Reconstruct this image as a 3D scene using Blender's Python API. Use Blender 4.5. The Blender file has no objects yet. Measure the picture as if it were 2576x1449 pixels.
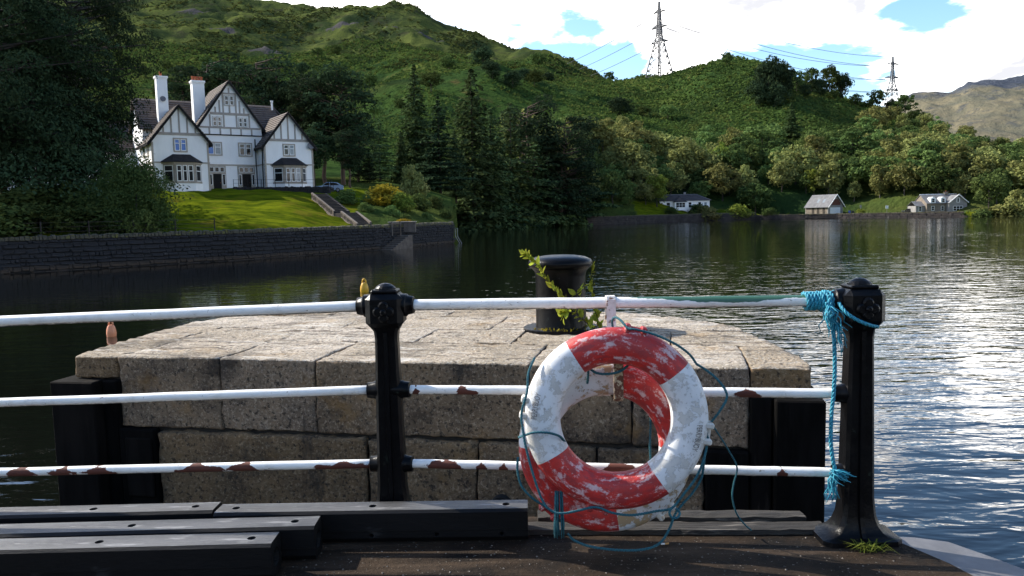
import bpy, bmesh, math, random
import numpy as np
from mathutils import Vector, Matrix
R = math.radians
sc = bpy.context.scene
col = sc.collection
rnd = random.Random(7)
NP = np.random.RandomState(11)

# ------------------------------------------------------------------ camera
FPX, CX, CY = 1945.0, 1288.0, 724.5          # measured on a 2576 x 1449 copy of the photograph
PITCH, ROLL, EYE = R(5.42), R(1.3), 1.49
cd = bpy.data.cameras.new('camera')
cam = bpy.data.objects.new('camera', cd)
col.objects.link(cam)
cd.sensor_width = 36.0
cd.lens = 36.0 * FPX / 2576.0
cd.clip_start, cd.clip_end = 0.05, 20000.0
cam.matrix_world = Matrix.Translation((0, 0, EYE)) @ Matrix.Rotation(R(90) - PITCH, 4, 'X') @ Matrix.Rotation(-ROLL, 4, 'Z')
sc.camera = cam

# ------------------------------------------------------------------ sky and sun
SUN_AZ, SUN_EL = R(-64), R(36)               # azimuth from +Y towards +X (negative = left)
sun_dir = Vector((math.sin(SUN_AZ) * math.cos(SUN_EL), math.cos(SUN_AZ) * math.cos(SUN_EL), math.sin(SUN_EL)))
world = bpy.data.worlds.new('World')
sc.world = world
world.use_nodes = True
wt = world.node_tree
wt.nodes.clear()


class NT:
    """tiny node helper"""
    def __init__(s, t): s.t = t
    def n(s, typ, **kw):
        o = s.t.nodes.new(typ)
        for k, v in kw.items():
            if k.startswith('i_'):
                o.inputs[k[2:].replace('_', ' ')].default_value = v
            else:
                setattr(o, k, v)
        return o
    def l(s, a, b): s.t.links.new(a, b)
    def math(s, op, a, b=None, c=None, clamp=False):
        o = s.t.nodes.new('ShaderNodeMath'); o.operation = op; o.use_clamp = clamp
        for i, x in enumerate((a, b, c)):
            if x is None: continue
            if isinstance(x, (int, float)): o.inputs[i].default_value = x
            else: s.l(x, o.inputs[i])
        return o.outputs[0]
    def noise(s, vec, scale, detail=4, rough=.55, dist=0.0):
        o = s.t.nodes.new('ShaderNodeTexNoise')
        o.inputs['Scale'].default_value = scale; o.inputs['Detail'].default_value = detail
        o.inputs['Roughness'].default_value = rough; o.inputs['Distortion'].default_value = dist
        if vec is not None: s.l(vec, o.inputs['Vector'])
        return o.outputs['Fac']
    def ramp(s, fac, stops, interp='LINEAR'):
        o = s.t.nodes.new('ShaderNodeValToRGB'); e = o.color_ramp.elements; o.color_ramp.interpolation = interp
        while len(e) < len(stops): e.new(0.5)
        for i, (p, c) in enumerate(stops):
            e[i].position = p
            e[i].color = (c, c, c, 1) if isinstance(c, (int, float)) else (*c, 1)
        s.l(fac, o.inputs['Fac'])
        return o.outputs['Color']
    def step(s, fac, a, b):
        o = s.t.nodes.new('ShaderNodeMapRange'); o.clamp = True; o.interpolation_type = 'SMOOTHSTEP'
        o.inputs['From Min'].default_value = a; o.inputs['From Max'].default_value = b
        s.l(fac, o.inputs['Value'])
        return o.outputs['Result']
    def mix(s, fac, a, b):
        o = s.t.nodes.new('ShaderNodeMix'); o.data_type = 'RGBA'
        if isinstance(fac, (int, float)): o.inputs[0].default_value = fac
        else: s.l(fac, o.inputs[0])
        for i, x in ((6, a), (7, b)):
            if isinstance(x, tuple): o.inputs[i].default_value = (*x, 1)
            else: s.l(x, o.inputs[i])
        return o.outputs[2]
    def mapping(s, vec, scale=(1, 1, 1), rot=(0, 0, 0), loc=(0, 0, 0)):
        o = s.t.nodes.new('ShaderNodeMapping')
        o.inputs['Scale'].default_value = scale; o.inputs['Rotation'].default_value = rot; o.inputs['Location'].default_value = loc
        s.l(vec, o.inputs['Vector'])
        return o.outputs[0]
    def bump(s, h, strength, dist, normal=None):
        o = s.t.nodes.new('ShaderNodeBump')
        o.inputs['Strength'].default_value = strength; o.inputs['Distance'].default_value = dist
        s.l(h, o.inputs['Height'])
        if normal is not None: s.l(normal, o.inputs['Normal'])
        return o.outputs[0]


w = NT(wt)
sky = w.n('ShaderNodeTexSky', sky_type='NISHITA', sun_disc=False, sun_elevation=SUN_EL, sun_rotation=SUN_AZ,
          altitude=100, air_density=1.0, dust_density=0.6, ozone_density=2.0)
bg_sky = w.n('ShaderNodeBackground', i_Strength=0.062)
sat = w.n('ShaderNodeHueSaturation', i_Saturation=1.15, i_Value=1.0)
w.l(sky.outputs[0], sat.inputs['Color'])
w.l(sat.outputs[0], bg_sky.inputs['Color'])
tc = w.n('ShaderNodeTexCoord')
sep = w.n('ShaderNodeSeparateXYZ')
w.l(tc.outputs['Generated'], sep.inputs[0])
el = w.math('MAXIMUM', sep.outputs[2], 0.0)
den = w.math('ADD', el, 0.20)
cmb = w.n('ShaderNodeCombineXYZ')
w.l(w.math('DIVIDE', sep.outputs[0], den), cmb.inputs[0])
w.l(w.math('DIVIDE', sep.outputs[1], den), cmb.inputs[1])
w.l(w.math('MULTIPLY', el, 1.6), cmb.inputs[2])
CLOUD_LOC = (8.1, 2.2, 2.3)
cv = w.mapping(cmb.outputs[0], loc=CLOUD_LOC)
big = w.noise(cv, 1.25, 9, 0.55, 0.15)
big2 = w.noise(w.mapping(cmb.outputs[0], loc=(CLOUD_LOC[0] - .16, CLOUD_LOC[1] + .02, CLOUD_LOC[2] + .10)), 1.25, 5, 0.55, 0.15)
# clouds pile up towards the horizon, where one looks through many of them
thin = w.math('MULTIPLY', w.step(el, 0.20, 0.42), 0.135)
dens_c = w.math('SUBTRACT', big, thin)
cover = w.step(dens_c, 0.448, 0.520)
# side turned from the sun and thick bellies are grey
shade = w.math('MULTIPLY', w.step(w.math('SUBTRACT', big2, big), -0.09, 0.05), w.step(dens_c, 0.44, 0.52))
belly = w.math('MULTIPLY', w.step(w.noise(w.mapping(cmb.outputs[0], loc=(3.3, 1.7, 5.1)), 1.9, 6, .55, .2), 0.40, 0.58), w.step(dens_c, 0.46, 0.55))
ccol = w.mix(w.math('MAXIMUM', shade, w.math('MULTIPLY', belly, .95)), (1.38, 1.33, 1.26), (0.205, 0.207, 0.22))
bg_cl = w.n('ShaderNodeBackground', i_Strength=1.0)
w.l(ccol, bg_cl.inputs['Color'])
mixw = w.n('ShaderNodeMixShader')
w.l(cover, mixw.inputs[0]); w.l(bg_sky.outputs[0], mixw.inputs[1]); w.l(bg_cl.outputs[0], mixw.inputs[2])
wo = w.n('ShaderNodeOutputWorld')
w.l(mixw.outputs[0], wo.inputs['Surface'])

sd = bpy.data.lights.new('sun', 'SUN')
sd.energy = 2.0
sd.angle = R(0.5)
sd.color = (1.0, 0.93, 0.82)
sun = bpy.data.objects.new('sun', sd)
col.objects.link(sun)
sun.rotation_euler = (-sun_dir).to_track_quat('-Z', 'Y').to_euler()

vs = sc.view_settings
vs.view_transform = 'Standard'; vs.look = 'None'; vs.exposure = 2.15; vs.gamma = 1.0
sc.cycles.max_bounces = 6
sc.cycles.diffuse_bounces = 3
sc.cycles.glossy_bounces = 3
sc.cycles.transmission_bounces = 3
sc.cycles.transparent_max_bounces = 6
sc.cycles.caustics_reflective = False
sc.cycles.caustics_refractive = False
sc.cycles.sample_clamp_indirect = 4.0
sc.cycles.use_denoising = True

# ------------------------------------------------------------------ pixel -> world
_f = np.array([0, math.cos(PITCH), -math.sin(PITCH)])
_u0 = np.array([0, math.sin(PITCH), math.cos(PITCH)])
_r0 = np.array([1.0, 0, 0])
_rt = _r0 * math.cos(ROLL) - _u0 * math.sin(ROLL)
_up = _u0 * math.cos(ROLL) + _r0 * math.sin(ROLL)
_C = np.array([0, 0, EYE])


def ray(x, y): return _f + _rt * (x - CX) / FPX - _up * (y - CY) / FPX
def at(x, y, d):
    r = ray(x, y); return Vector(_C + r * (d / r[1]))
def onz(x, y, z):
    r = ray(x, y); return Vector(_C + r * ((z - EYE) / r[2]))
def proj(p):
    q = np.array(p, float) - _C
    z = q @ _f
    return CX + FPX * (q @ _rt) / z, CY - FPX * (q @ _up) / z

# ------------------------------------------------------------------ mesh building
class MB:
    def __init__(s): s.v = []; s.f = []
    def add(s, vs_, fs, M=None):
        o = len(s.v)
        if M is not None: vs_ = [M @ Vector(p) for p in vs_]
        s.v += [tuple(p) for p in vs_]
        s.f += [tuple(i + o for i in f) for f in fs]
        return s
    def box(s, x0, x1, y0, y1, z0, z1, M=None):
        return s.add([(x0, y0, z0), (x1, y0, z0), (x1, y1, z0), (x0, y1, z0), (x0, y0, z1), (x1, y0, z1), (x1, y1, z1), (x0, y1, z1)],
                     [(0, 3, 2, 1), (4, 5, 6, 7), (0, 1, 5, 4), (1, 2, 6, 5), (2, 3, 7, 6), (3, 0, 4, 7)], M)
    def cbox(s, x0, x1, y0, y1, z0, z1, c, M=None, j=0.0):
        """box with chamfered edges (and optional corner jitter)"""
        vs_ = []; idx = {}
        for ix, x in ((0, x0), (1, x1)):
            for iy, y in ((0, y0), (1, y1)):
                for iz, z in ((0, z0), (1, z1)):
                    dx, dy, dz = (c if ix == 0 else -c), (c if iy == 0 else -c), (c if iz == 0 else -c)
                    a, b, d = (rnd.uniform(-j, j), rnd.uniform(-j, j), rnd.uniform(-j, j)) if j else (0, 0, 0)
                    for k, p in (('x', (x, y + dy, z + dz)), ('y', (x + dx, y, z + dz)), ('z', (x + dx, y + dy, z))):
                        idx[(ix, iy, iz, k)] = len(vs_); vs_.append((p[0] + a, p[1] + b, p[2] + d))
        I = idx; fs = []
        for ax, k in ((0, 'x'), (1, 'y'), (2, 'z')):
            for sd_ in (0, 1):
                q = []
                for a, b in ((0, 0), (1, 0), (1, 1), (0, 1)):
                    t = [a, b]; t.insert(ax, sd_); q.append(I[(*t, k)])
                if (sd_ == 0) != (ax == 1): q.reverse()
                fs.append(tuple(q))
        for a in (0, 1):
            for b in (0, 1):
                fs.append((I[(0, a, b, 'y')], I[(1, a, b, 'y')], I[(1, a, b, 'z')], I[(0, a, b, 'z')]))
                fs.append((I[(a, 0, b, 'x')], I[(a, 1, b, 'x')], I[(a, 1, b, 'z')], I[(a, 0, b, 'z')]))
                fs.append((I[(a, b, 0, 'x')], I[(a, b, 1, 'x')], I[(a, b, 1, 'y')], I[(a, b, 0, 'y')]))
        for a in (0, 1):
            for b in (0, 1):
                for d in (0, 1):
                    fs.append((I[(a, b, d, 'x')], I[(a, b, d, 'y')], I[(a, b, d, 'z')]))
        return s.add(vs_, fs, M)
    def tube(s, pts, r, n=8, caps=True):
        pts = [Vector(p) for p in pts]; m = len(pts)
        rs = r if isinstance(r, (list, tuple)) else [r] * m
        o = len(s.v); prev = None
        for i, p in enumerate(pts):
            t = (pts[min(i + 1, m - 1)] - pts[max(i - 1, 0)])
            t = t.normalized() if t.length > 1e-9 else Vector((0, 0, 1))
            if prev is None:
                a = t.cross(Vector((0, 0, 1)));
                if a.length < 1e-3: a = t.cross(Vector((1, 0, 0)))
            else:
                a = prev - t * prev.dot(t)
            a.normalize(); prev = a; b = t.cross(a)
            for k in range(n):
                an = 2 * math.pi * k / n
                s.v.append(tuple(p + (a * math.cos(an) + b * math.sin(an)) * rs[i]))
        for i in range(m - 1):
            for k in range(n):
                k2 = (k + 1) % n
                s.f.append((o + i * n + k, o + i * n + k2, o + (i + 1) * n + k2, o + (i + 1) * n + k))
        if caps:
            s.f.append(tuple(o + k for k in range(n))[::-1])
            s.f.append(tuple(o + (m - 1) * n + k for k in range(n)))
        return s
    def lathe(s, prof, n=24, M=None, closed=False):
        vs_, fs = [], []
        for r, z in prof:
            for k in range(n):
                a = 2 * math.pi * k / n
                vs_.append((r * math.cos(a), r * math.sin(a), z))
        m = len(prof)
        for i in range(m - 1):
            for k in range(n):
                k2 = (k + 1) % n
                fs.append((i * n + k, i * n + k2, (i + 1) * n + k2, (i + 1) * n + k))
        fs.append(tuple(range(n))[::-1]); fs.append(tuple((m - 1) * n + k for k in range(n)))
        return s.add(vs_, fs, M)
    def prism(s, poly, a0, a1, axis='y', M=None):
        """poly in the two other axes, extruded along axis"""
        def mk(p, a):
            return {'y': (p[0], a, p[1]), 'z': (p[0], p[1], a), 'x': (a, p[0], p[1])}[axis]
        n = len(poly)
        vs_ = [mk(p, a0) for p in poly] + [mk(p, a1) for p in poly]
        fs = [tuple(range(n)), tuple(range(n, 2 * n))[::-1]] + [(i, i + n, (i + 1) % n + n, (i + 1) % n) for i in range(n)]
        return s.add(vs_, fs, M)
    def build(s, name, mat, parent=None, smooth=False, M=None, fix=True):
        return mesh_obj(name, s.v, s.f, mat, parent, smooth, M, fix)


BASE = {}       # matrix of every root empty
def mesh_obj(name, v, f, mat, parent=None, smooth=False, M=None, fix=True):
    """coordinates are world ones unless the parent root was made with local=True"""
    me = bpy.data.meshes.new(name)
    me.from_pydata([tuple(p) for p in v] if not isinstance(v, np.ndarray) else v.tolist(), [], f if not isinstance(f, np.ndarray) else f.tolist())
    o = bpy.data.objects.new(name, me)
    col.objects.link(o)
    if parent is not None:
        o.parent = parent
        b = BASE.get(parent.name)
        if b is not None: me.transform(b)
    if M is not None: me.transform(M)
    if fix:
        bm = bmesh.new(); bm.from_mesh(me)
        bmesh.ops.recalc_face_normals(bm, faces=bm.faces)
        bm.to_mesh(me); bm.free()
    if smooth: me.polygons.foreach_set('use_smooth', [True] * len(me.polygons))
    if mat is not None: me.materials.append(mat)
    if parent is not None and parent.name in BASE and o.name not in BASE:
        BASE[o.name] = BASE[parent.name]
    return o


def root(name, loc=(0, 0, 0), rz=0.0, local=False, M=None):
    o = bpy.data.objects.new(name, None)
    col.objects.link(o)
    o.empty_display_size = 0.2
    m = M if M is not None else Matrix.Translation(Vector(loc)) @ Matrix.Rotation(rz, 4, 'Z')
    o.matrix_world = m
    if not local: BASE[o.name] = m.inverted()
    return o


def tag(o, label=None, cat=None, group=None, kind=None):
    if label: o['label'] = label
    if cat: o['category'] = cat
    if group: o['group'] = group
    if kind: o['kind'] = kind
    return o


def copy_tree(o, parent=None):
    c = o.copy(); col.objects.link(c); c.parent = parent
    for ch in list(o.children): copy_tree(ch, c)
    return c


def auto_smooth(o, ang=40):
    me = o.data
    bm = bmesh.new(); bm.from_mesh(me)
    for f in bm.faces: f.smooth = True
    for e in bm.edges:
        e.smooth = not (len(e.link_faces) == 2 and e.calc_face_angle(0) > R(ang))
    bm.to_mesh(me); bm.free()
    return o

# ------------------------------------------------------------------ materials
def newmat(name):
    m = bpy.data.materials.new(name); m.use_nodes = True
    t = m.node_tree
    b = t.nodes['Principled BSDF']
    return m, NT(t), b


def simple(name, c1, c2=None, scale=3.0, rough=.7, bump=0.0, bscale=None, bdist=.02, detail=5, metallic=0.0, lo=.35, hi=.65,
           c3=None, s3=1.0, t3=(.55, .7), stretch=(1, 1, 1), spec=.5):
    m, n, b = newmat(name)
    tcn = n.n('ShaderNodeTexCoord'); vec = n.mapping(tcn.outputs['Object'], scale=stretch)
    b.inputs['Roughness'].default_value = rough; b.inputs['Metallic'].default_value = metallic
    b.inputs['Specular IOR Level'].default_value = spec
    if c2 is None: c2 = tuple(x * .8 for x in c1)
    f = n.step(n.noise(vec, scale, detail, .6), lo, hi)
    c = n.mix(f, c1, c2)
    if c3 is not None:
        c = n.mix(n.step(n.noise(vec, s3, 6, .65), *t3), c, c3)
    n.l(c, b.inputs['Base Color'])
    if bump:
        n.l(n.bump(n.noise(vec, bscale or scale * 4, 6, .65), bump, bdist), b.inputs['Normal'])
    return m


M = {}
M['black_iron'] = simple('black iron paint', (.004, .0042, .005), (.0025, .0025, .003), 9, .30, .6, 22, .006, c3=(.030, .038, .028), s3=16, t3=(.62, .72), spec=.13)
M['rubber'] = simple('black rubber', (.006, .006, .0065), (.004, .004, .0042), 6, .5, .4, 60, .004, c3=(.05, .05, .05), s3=11, t3=(.6, .8), stretch=(.35, 1.6, 1), spec=.2)
M['rubber_top_sheen'] = simple('rubber top sheen', (.075, .075, .076), (.022, .022, .023), 6, .45, .6, 40, .006, c3=(.20, .197, .195), s3=12, t3=(.52, .64), stretch=(.3, 1.8, 1))  # pale grey and streaks: sky sheen painted onto the fender tops
M['dark_hole'] = simple('dark bore', (.004, .004, .004), None, 4, .9)
M['pile_black'] = simple('tarred timber', (.006, .0055, .005), (.003, .0028, .0025), 5, .9, .4, 20, .01, stretch=(3, 3, .5), spec=.06)
M['pile_face'] = simple('tarred face', (.010, .0085, .0075), (.005, .0045, .004), 3, .9, .3, 16, .01, stretch=(3, 3, .5), c3=(.035, .028, .022), s3=2.2, t3=(.6, .75), spec=.06)
M['steel_plate'] = simple('galvanised plate', (.17, .17, .175), (.12, .12, .125), 5, .6, .1, 30, .003, metallic=.3, c3=(.16, .14, .12), s3=3, t3=(.6, .75))


def stone_mat(name, a, b_, dark, pale, bumpd=.02, s=1.0, topdirt=None):
    m, n, p = newmat(name)
    tcn = n.n('ShaderNodeTexCoord'); v = tcn.outputs['Object']
    g = n.noise(v, 42 * s, 4, .75)
    c = n.mix(n.step(n.noise(v, 2.3 * s, 5, .6), .35, .65), a, b_)
    c = n.mix(n.math('MULTIPLY', n.step(g, .52, .62), .75), c, pale)
    c = n.mix(n.math('MULTIPLY', n.step(n.noise(v, 27 * s, 5, .75), .53, .61), .85), c, dark)
    c = n.mix(n.math('MULTIPLY', n.step(n.noise(v, 1.1 * s, 7, .7), .52, .68), .75), c, dark)
    oi = n.n('ShaderNodeObjectInfo'); hv = n.n('ShaderNodeHueSaturation')
    n.l(n.math('ADD', n.math('MULTIPLY', oi.outputs['Random'], .42), .76), hv.inputs['Value'])
    n.l(n.math('ADD', n.math('MULTIPLY', oi.outputs['Random'], -.35), 1.1), hv.inputs['Saturation'])
    n.l(c, hv.inputs['Color']); c = hv.outputs[0]
    n.l(c, p.inputs['Base Color'])
    p.inputs['Roughness'].default_value = .9
    h = n.math('ADD', n.noise(v, 24 * s, 7, .78), n.math('MULTIPLY', n.noise(v, 6 * s, 5, .6), 1.5))
    n.l(n.bump(h, .9, bumpd * 1.5), p.inputs['Normal'])
    return m, n, p, c, v


m_, n_, p_, c_, v_ = stone_mat('pier granite', (.30, .190, .095), (.185, .118, .062), (.020, .013, .008), (.50, .36, .22), .024)
c_ = n_.mix(n_.math('MULTIPLY', n_.step(n_.noise(n_.mapping(v_, loc=(2, 5, 1)), 1.7, 6, .65), .54, .68), .6), c_, (.33, .175, .050))
c_ = n_.mix(n_.math('MULTIPLY', n_.step(n_.noise(n_.mapping(v_, scale=(1.6, 1, .35), loc=(7, 1, 3)), 1.5, 7, .7), .53, .66), .8), c_, (.020, .016, .012))
n_.l(c_, p_.inputs['Base Color'])
M['granite'] = m_
# weathered paving: bleached streaks, ochre lichen, grit
m_, n_, p_, c_, v_ = stone_mat('pier paving', (.42, .335, .235), (.31, .245, .16), (.055, .042, .029), (.66, .60, .51), .026)
st = n_.step(n_.noise(n_.mapping(v_, scale=(.35, 1.6, 1)), 3.2, 7, .7, .4), .54, .68)
c_ = n_.mix(n_.math('MULTIPLY', st, .8), c_, (.68, .64, .57))
dk_ = n_.step(n_.noise(n_.mapping(v_, scale=(.25, 2.2, 1), loc=(9, 3, 2)), 4.5, 8, .75, .6), .53, .60)
c_ = n_.mix(n_.math('MULTIPLY', dk_, .85), c_, (.070, .050, .032))
oc = n_.step(n_.noise(n_.mapping(v_, loc=(4, 2, 1)), 1.5, 6, .65), .56, .70)
c_ = n_.mix(n_.math('MULTIPLY', oc, .55), c_, (.33, .21, .085))
n_.l(c_, p_.inputs['Base Color'])
M['paving'] = m_
M['mortar'] = simple('joint dirt', (.03, .026, .02), (.015, .013, .011), 20, .95, .5, 50, .01)


def deck_mat():
    m, n, b = newmat('deck surface')
    v = n.n('ShaderNodeTexCoord').outputs['Object']
    c = n.mix(n.step(n.noise(v, 2.2, 7, .65), .4, .62), (.030, .019, .011), (.008, .006, .0045))
    c = n.mix(n.math('MULTIPLY', n.step(n.noise(n.mapping(v, scale=(.3, 2.2, 1)), 3, 6, .65), .5, .68), .8), c, (.062, .042, .027))
    c = n.mix(n.step(n.noise(v, 60, 3, .7), .64, .70), c, (.22, .20, .17))
    n.l(c, b.inputs['Base Color'])
    b.inputs['Roughness'].default_value = .9; b.inputs['Specular IOR Level'].default_value = .15
    n.l(n.bump(n.math('ADD', n.noise(v, 40, 6, .75), n.noise(v, 9, 5, .6)), .8, .016), b.inputs['Normal'])
    return m
M['deck'] = deck_mat()
M['old_timber'] = simple('weathered timber', (.032, .027, .021), (.012, .010, .008), 7, .9, .9, 14, .02, stretch=(.25, 3, 3), c3=(.20, .175, .15), s3=4.5, t3=(.58, .68))


def rail_mat(name, thr, rust_scale, marks=(), green=None):
    """white gloss paint over rust: chips by noise, plus known bare lengths given along X"""
    m, n, b = newmat(name)
    geo = n.n('ShaderNodeNewGeometry')
    v = geo.outputs['Position']
    sx = n.n('ShaderNodeSeparateXYZ'); n.l(v, sx.inputs[0])
    edge = n.noise(n.mapping(v, scale=(.55, 1, 1)), 19, 5, .62)
    chip = n.step(n.noise(n.mapping(v, scale=(.5, 1, 1)), rust_scale, 5, .6), thr, thr + .015)
    for (xa, xb) in marks:
        mid, half = (xa + xb) / 2, abs(xb - xa) / 2
        d = n.math('ABSOLUTE', n.math('SUBTRACT', sx.outputs[0], mid))
        d = n.math('ADD', n.math('DIVIDE', d, half), n.math('ADD', n.math('MULTIPLY', n.math('SUBTRACT', edge, .5), 2.6), n.math('MULTIPLY', n.math('SUBTRACT', n.noise(v, 7, 2, .5), .5), 2.2)))
        # bare metal keeps to the lower side of the pipe
        nz = n.n('ShaderNodeSeparateXYZ'); n.l(geo.outputs['Normal'], nz.inputs[0])
        d = n.math('ADD', d, n.math('MULTIPLY', n.math('MAXIMUM', n.math('ADD', nz.outputs[2], .15), 0.0), .75))
        k = n.math('SUBTRACT', 1.0, n.step(d, .97, 1.03))
        chip = n.math('MAXIMUM', chip, k)
    white = n.mix(n.step(n.noise(v, 12, 6, .7), .45, .75), (.84, .82, .77), (.70, .67, .60))
    white = n.mix(n.step(n.noise(n.mapping(v, scale=(.6, 1, 1)), 60, 4, .7), .64, .70), white, (.30, .26, .20))
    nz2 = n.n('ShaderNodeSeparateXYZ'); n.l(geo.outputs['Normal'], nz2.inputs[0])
    underside_brown = n.math('MULTIPLY', n.step(n.math('MULTIPLY', nz2.outputs[2], -1.0), .55, .95), n.step(n.noise(v, 30, 5, .7), .38, .55))
    white = n.mix(underside_brown, white, (.10, .075, .045))  # brown patches where the pipe faces down
    if green:
        d = n.math('ABSOLUTE', n.math('SUBTRACT', sx.outputs[0], (green[0] + green[1]) / 2))
        d = n.math('ADD', n.math('DIVIDE', d, (green[1] - green[0]) / 2), n.math('MULTIPLY', n.math('SUBTRACT', edge, .5), 1.2))
        d = n.math('ADD', d, n.math('MULTIPLY', n.math('SUBTRACT', .75, nz2.outputs[2]), 1.1))
        white = n.mix(n.math('SUBTRACT', 1.0, n.step(d, .96, 1.02)), white, (.045, .12, .075))
    rust = n.mix(n.noise(v, 40, 5, .6), (.14, .035, .018), (.055, .018, .012))
    n.l(n.mix(chip, white, rust), b.inputs['Base Color'])
    n.l(n.math('ADD', n.math('MULTIPLY', chip, .45), .38), b.inputs['Roughness'])
    h = n.math('ADD', n.math('MULTIPLY', chip, -1.0), n.math('MULTIPLY', n.noise(v, 35, 4, .6), .5))
    n.l(n.bump(h, .5, .003), b.inputs['Normal'])
    return m


def leaf_mat(name, c1, c2, c3=None, trans=.25, var=.35, nscale=.35):
    """foliage: two leaf tones in patches, a tone of its own for each plant, a little light through the leaf"""
    m = bpy.data.materials.new(name); m.use_nodes = True
    t = m.node_tree; t.nodes.clear(); n = NT(t)
    v = n.n('ShaderNodeTexCoord').outputs['Object']
    oi = n.n('ShaderNodeObjectInfo')
    c = n.mix(n.step(n.noise(v, nscale, 4, .6), .36, .64), c1, c2)
    if c3 is not None: c = n.mix(n.step(n.noise(v, nscale * 4, 3, .6), .52, .66), c, c3)
    hsv = n.n('ShaderNodeHueSaturation')
    n.l(n.math('ADD', n.math('MULTIPLY', oi.outputs['Random'], .035), .4825), hsv.inputs['Hue'])
    n.l(n.math('ADD', n.math('MULTIPLY', oi.outputs['Random'], 2 * var), 1 - var), hsv.inputs['Value'])
    n.l(c, hsv.inputs['Color'])
    d = n.n('ShaderNodeBsdfDiffuse'); n.l(hsv.outputs[0], d.inputs['Color'])
    tr = n.n('ShaderNodeBsdfTranslucent'); n.l(hsv.outputs[0], tr.inputs['Color'])
    mx = n.n('ShaderNodeMixShader'); mx.inputs[0].default_value = trans
    n.l(d.outputs[0], mx.inputs[1]); n.l(tr.outputs[0], mx.inputs[2])
    o = n.n('ShaderNodeOutputMaterial'); n.l(mx.outputs[0], o.inputs['Surface'])
    return m


M['lf_dark'] = leaf_mat('dark needles', (0.037, 0.060, 0.029), (0.020, 0.035, 0.019), (0.060, 0.085, 0.033), .15)
M['lf_spruce'] = leaf_mat('spruce needles', (0.066, 0.098, 0.038), (0.034, 0.054, 0.024), (0.105, 0.138, 0.046), .18, .3)
M['lf_olive'] = leaf_mat('olive leaves', (0.209, 0.216, 0.070), (0.135, 0.151, 0.051), (0.270, 0.250, 0.092), .25, .28)
M['lf_green'] = leaf_mat('green leaves', (0.115, 0.169, 0.051), (0.070, 0.115, 0.035), (0.169, 0.203, 0.062), .25, .28)
M['lf_deep'] = leaf_mat('deep green leaves', (0.068, 0.098, 0.03), (0.04, 0.062, 0.021), (0.098, 0.124, 0.036), .2, .3)
M['lf_bright'] = leaf_mat('bright green leaves', (0.182, 0.226, 0.040), (0.116, 0.165, 0.031), (0.242, 0.259, 0.050), .3, .2)
M['lf_gold'] = leaf_mat('golden leaves', (0.3, 0.22, 0.025), (0.17, 0.15, 0.025), (0.38, 0.26, 0.025), .3, .12)
M['lf_vine'] = leaf_mat('vine leaves', (.40, .40, .045), (.20, .27, .04), (.52, .46, .06), .45, .25, 9)
M['bark'] = simple('bark', (.055, .045, .036), (.028, .022, .018), 2, .95, .6, 8, .05, stretch=(2, 2, .5))
M['pale_bark'] = simple('pale bark', (.12, .105, .09), (.06, .05, .045), 2, .95, .6, 8, .05, stretch=(2, 2, .5))
M['red_bark'] = simple('pine bark', (.10, .062, .042), (.05, .034, .026), 2, .95, .6, 8, .05, stretch=(2, 2, .5))
# ------------------------------------------------------------------ terrain
WZ = -2.0                                                    # water level; the deck is z = 0
SHORE = [(-62, 36), (-50, 46.5), (-37.3, 56.4), (-24.2, 68.5), (-14.5, 82.9), (-7.4, 99.3)]          # walled bank, camera-left
SHORE2 = [(-14.0, 208), (-0.5, 214), (12, 221), (23.3, 232.3), (50, 249), (83, 263), (105, 249), (129.4, 222), (160, 203), (230, 190), (420, 180)]


def dens(pl):
    out = []
    for (a, b), (c, d) in zip(pl[:-1], pl[1:]):
        for k in range(60): out.append((a + (c - a) * k / 60, b + (d - b) * k / 60))
    out.append(pl[-1]); return out
_sh = [(x / y, y) for x, y in dens(SHORE)] + [(x / y, y) for x, y in dens(SHORE2)]
_sh.sort()
_sa = np.array([p[0] for p in _sh]); _sd = np.array([p[1] for p in _sh])
# between the end of the bank wall and the far shore the water reaches back
_sel = ~((_sa > -0.0745) & (_sa < -0.0673))
_sa, _sd = _sa[_sel], _sd[_sel]


def shore_d(a): return np.interp(a, _sa, _sd)

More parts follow.
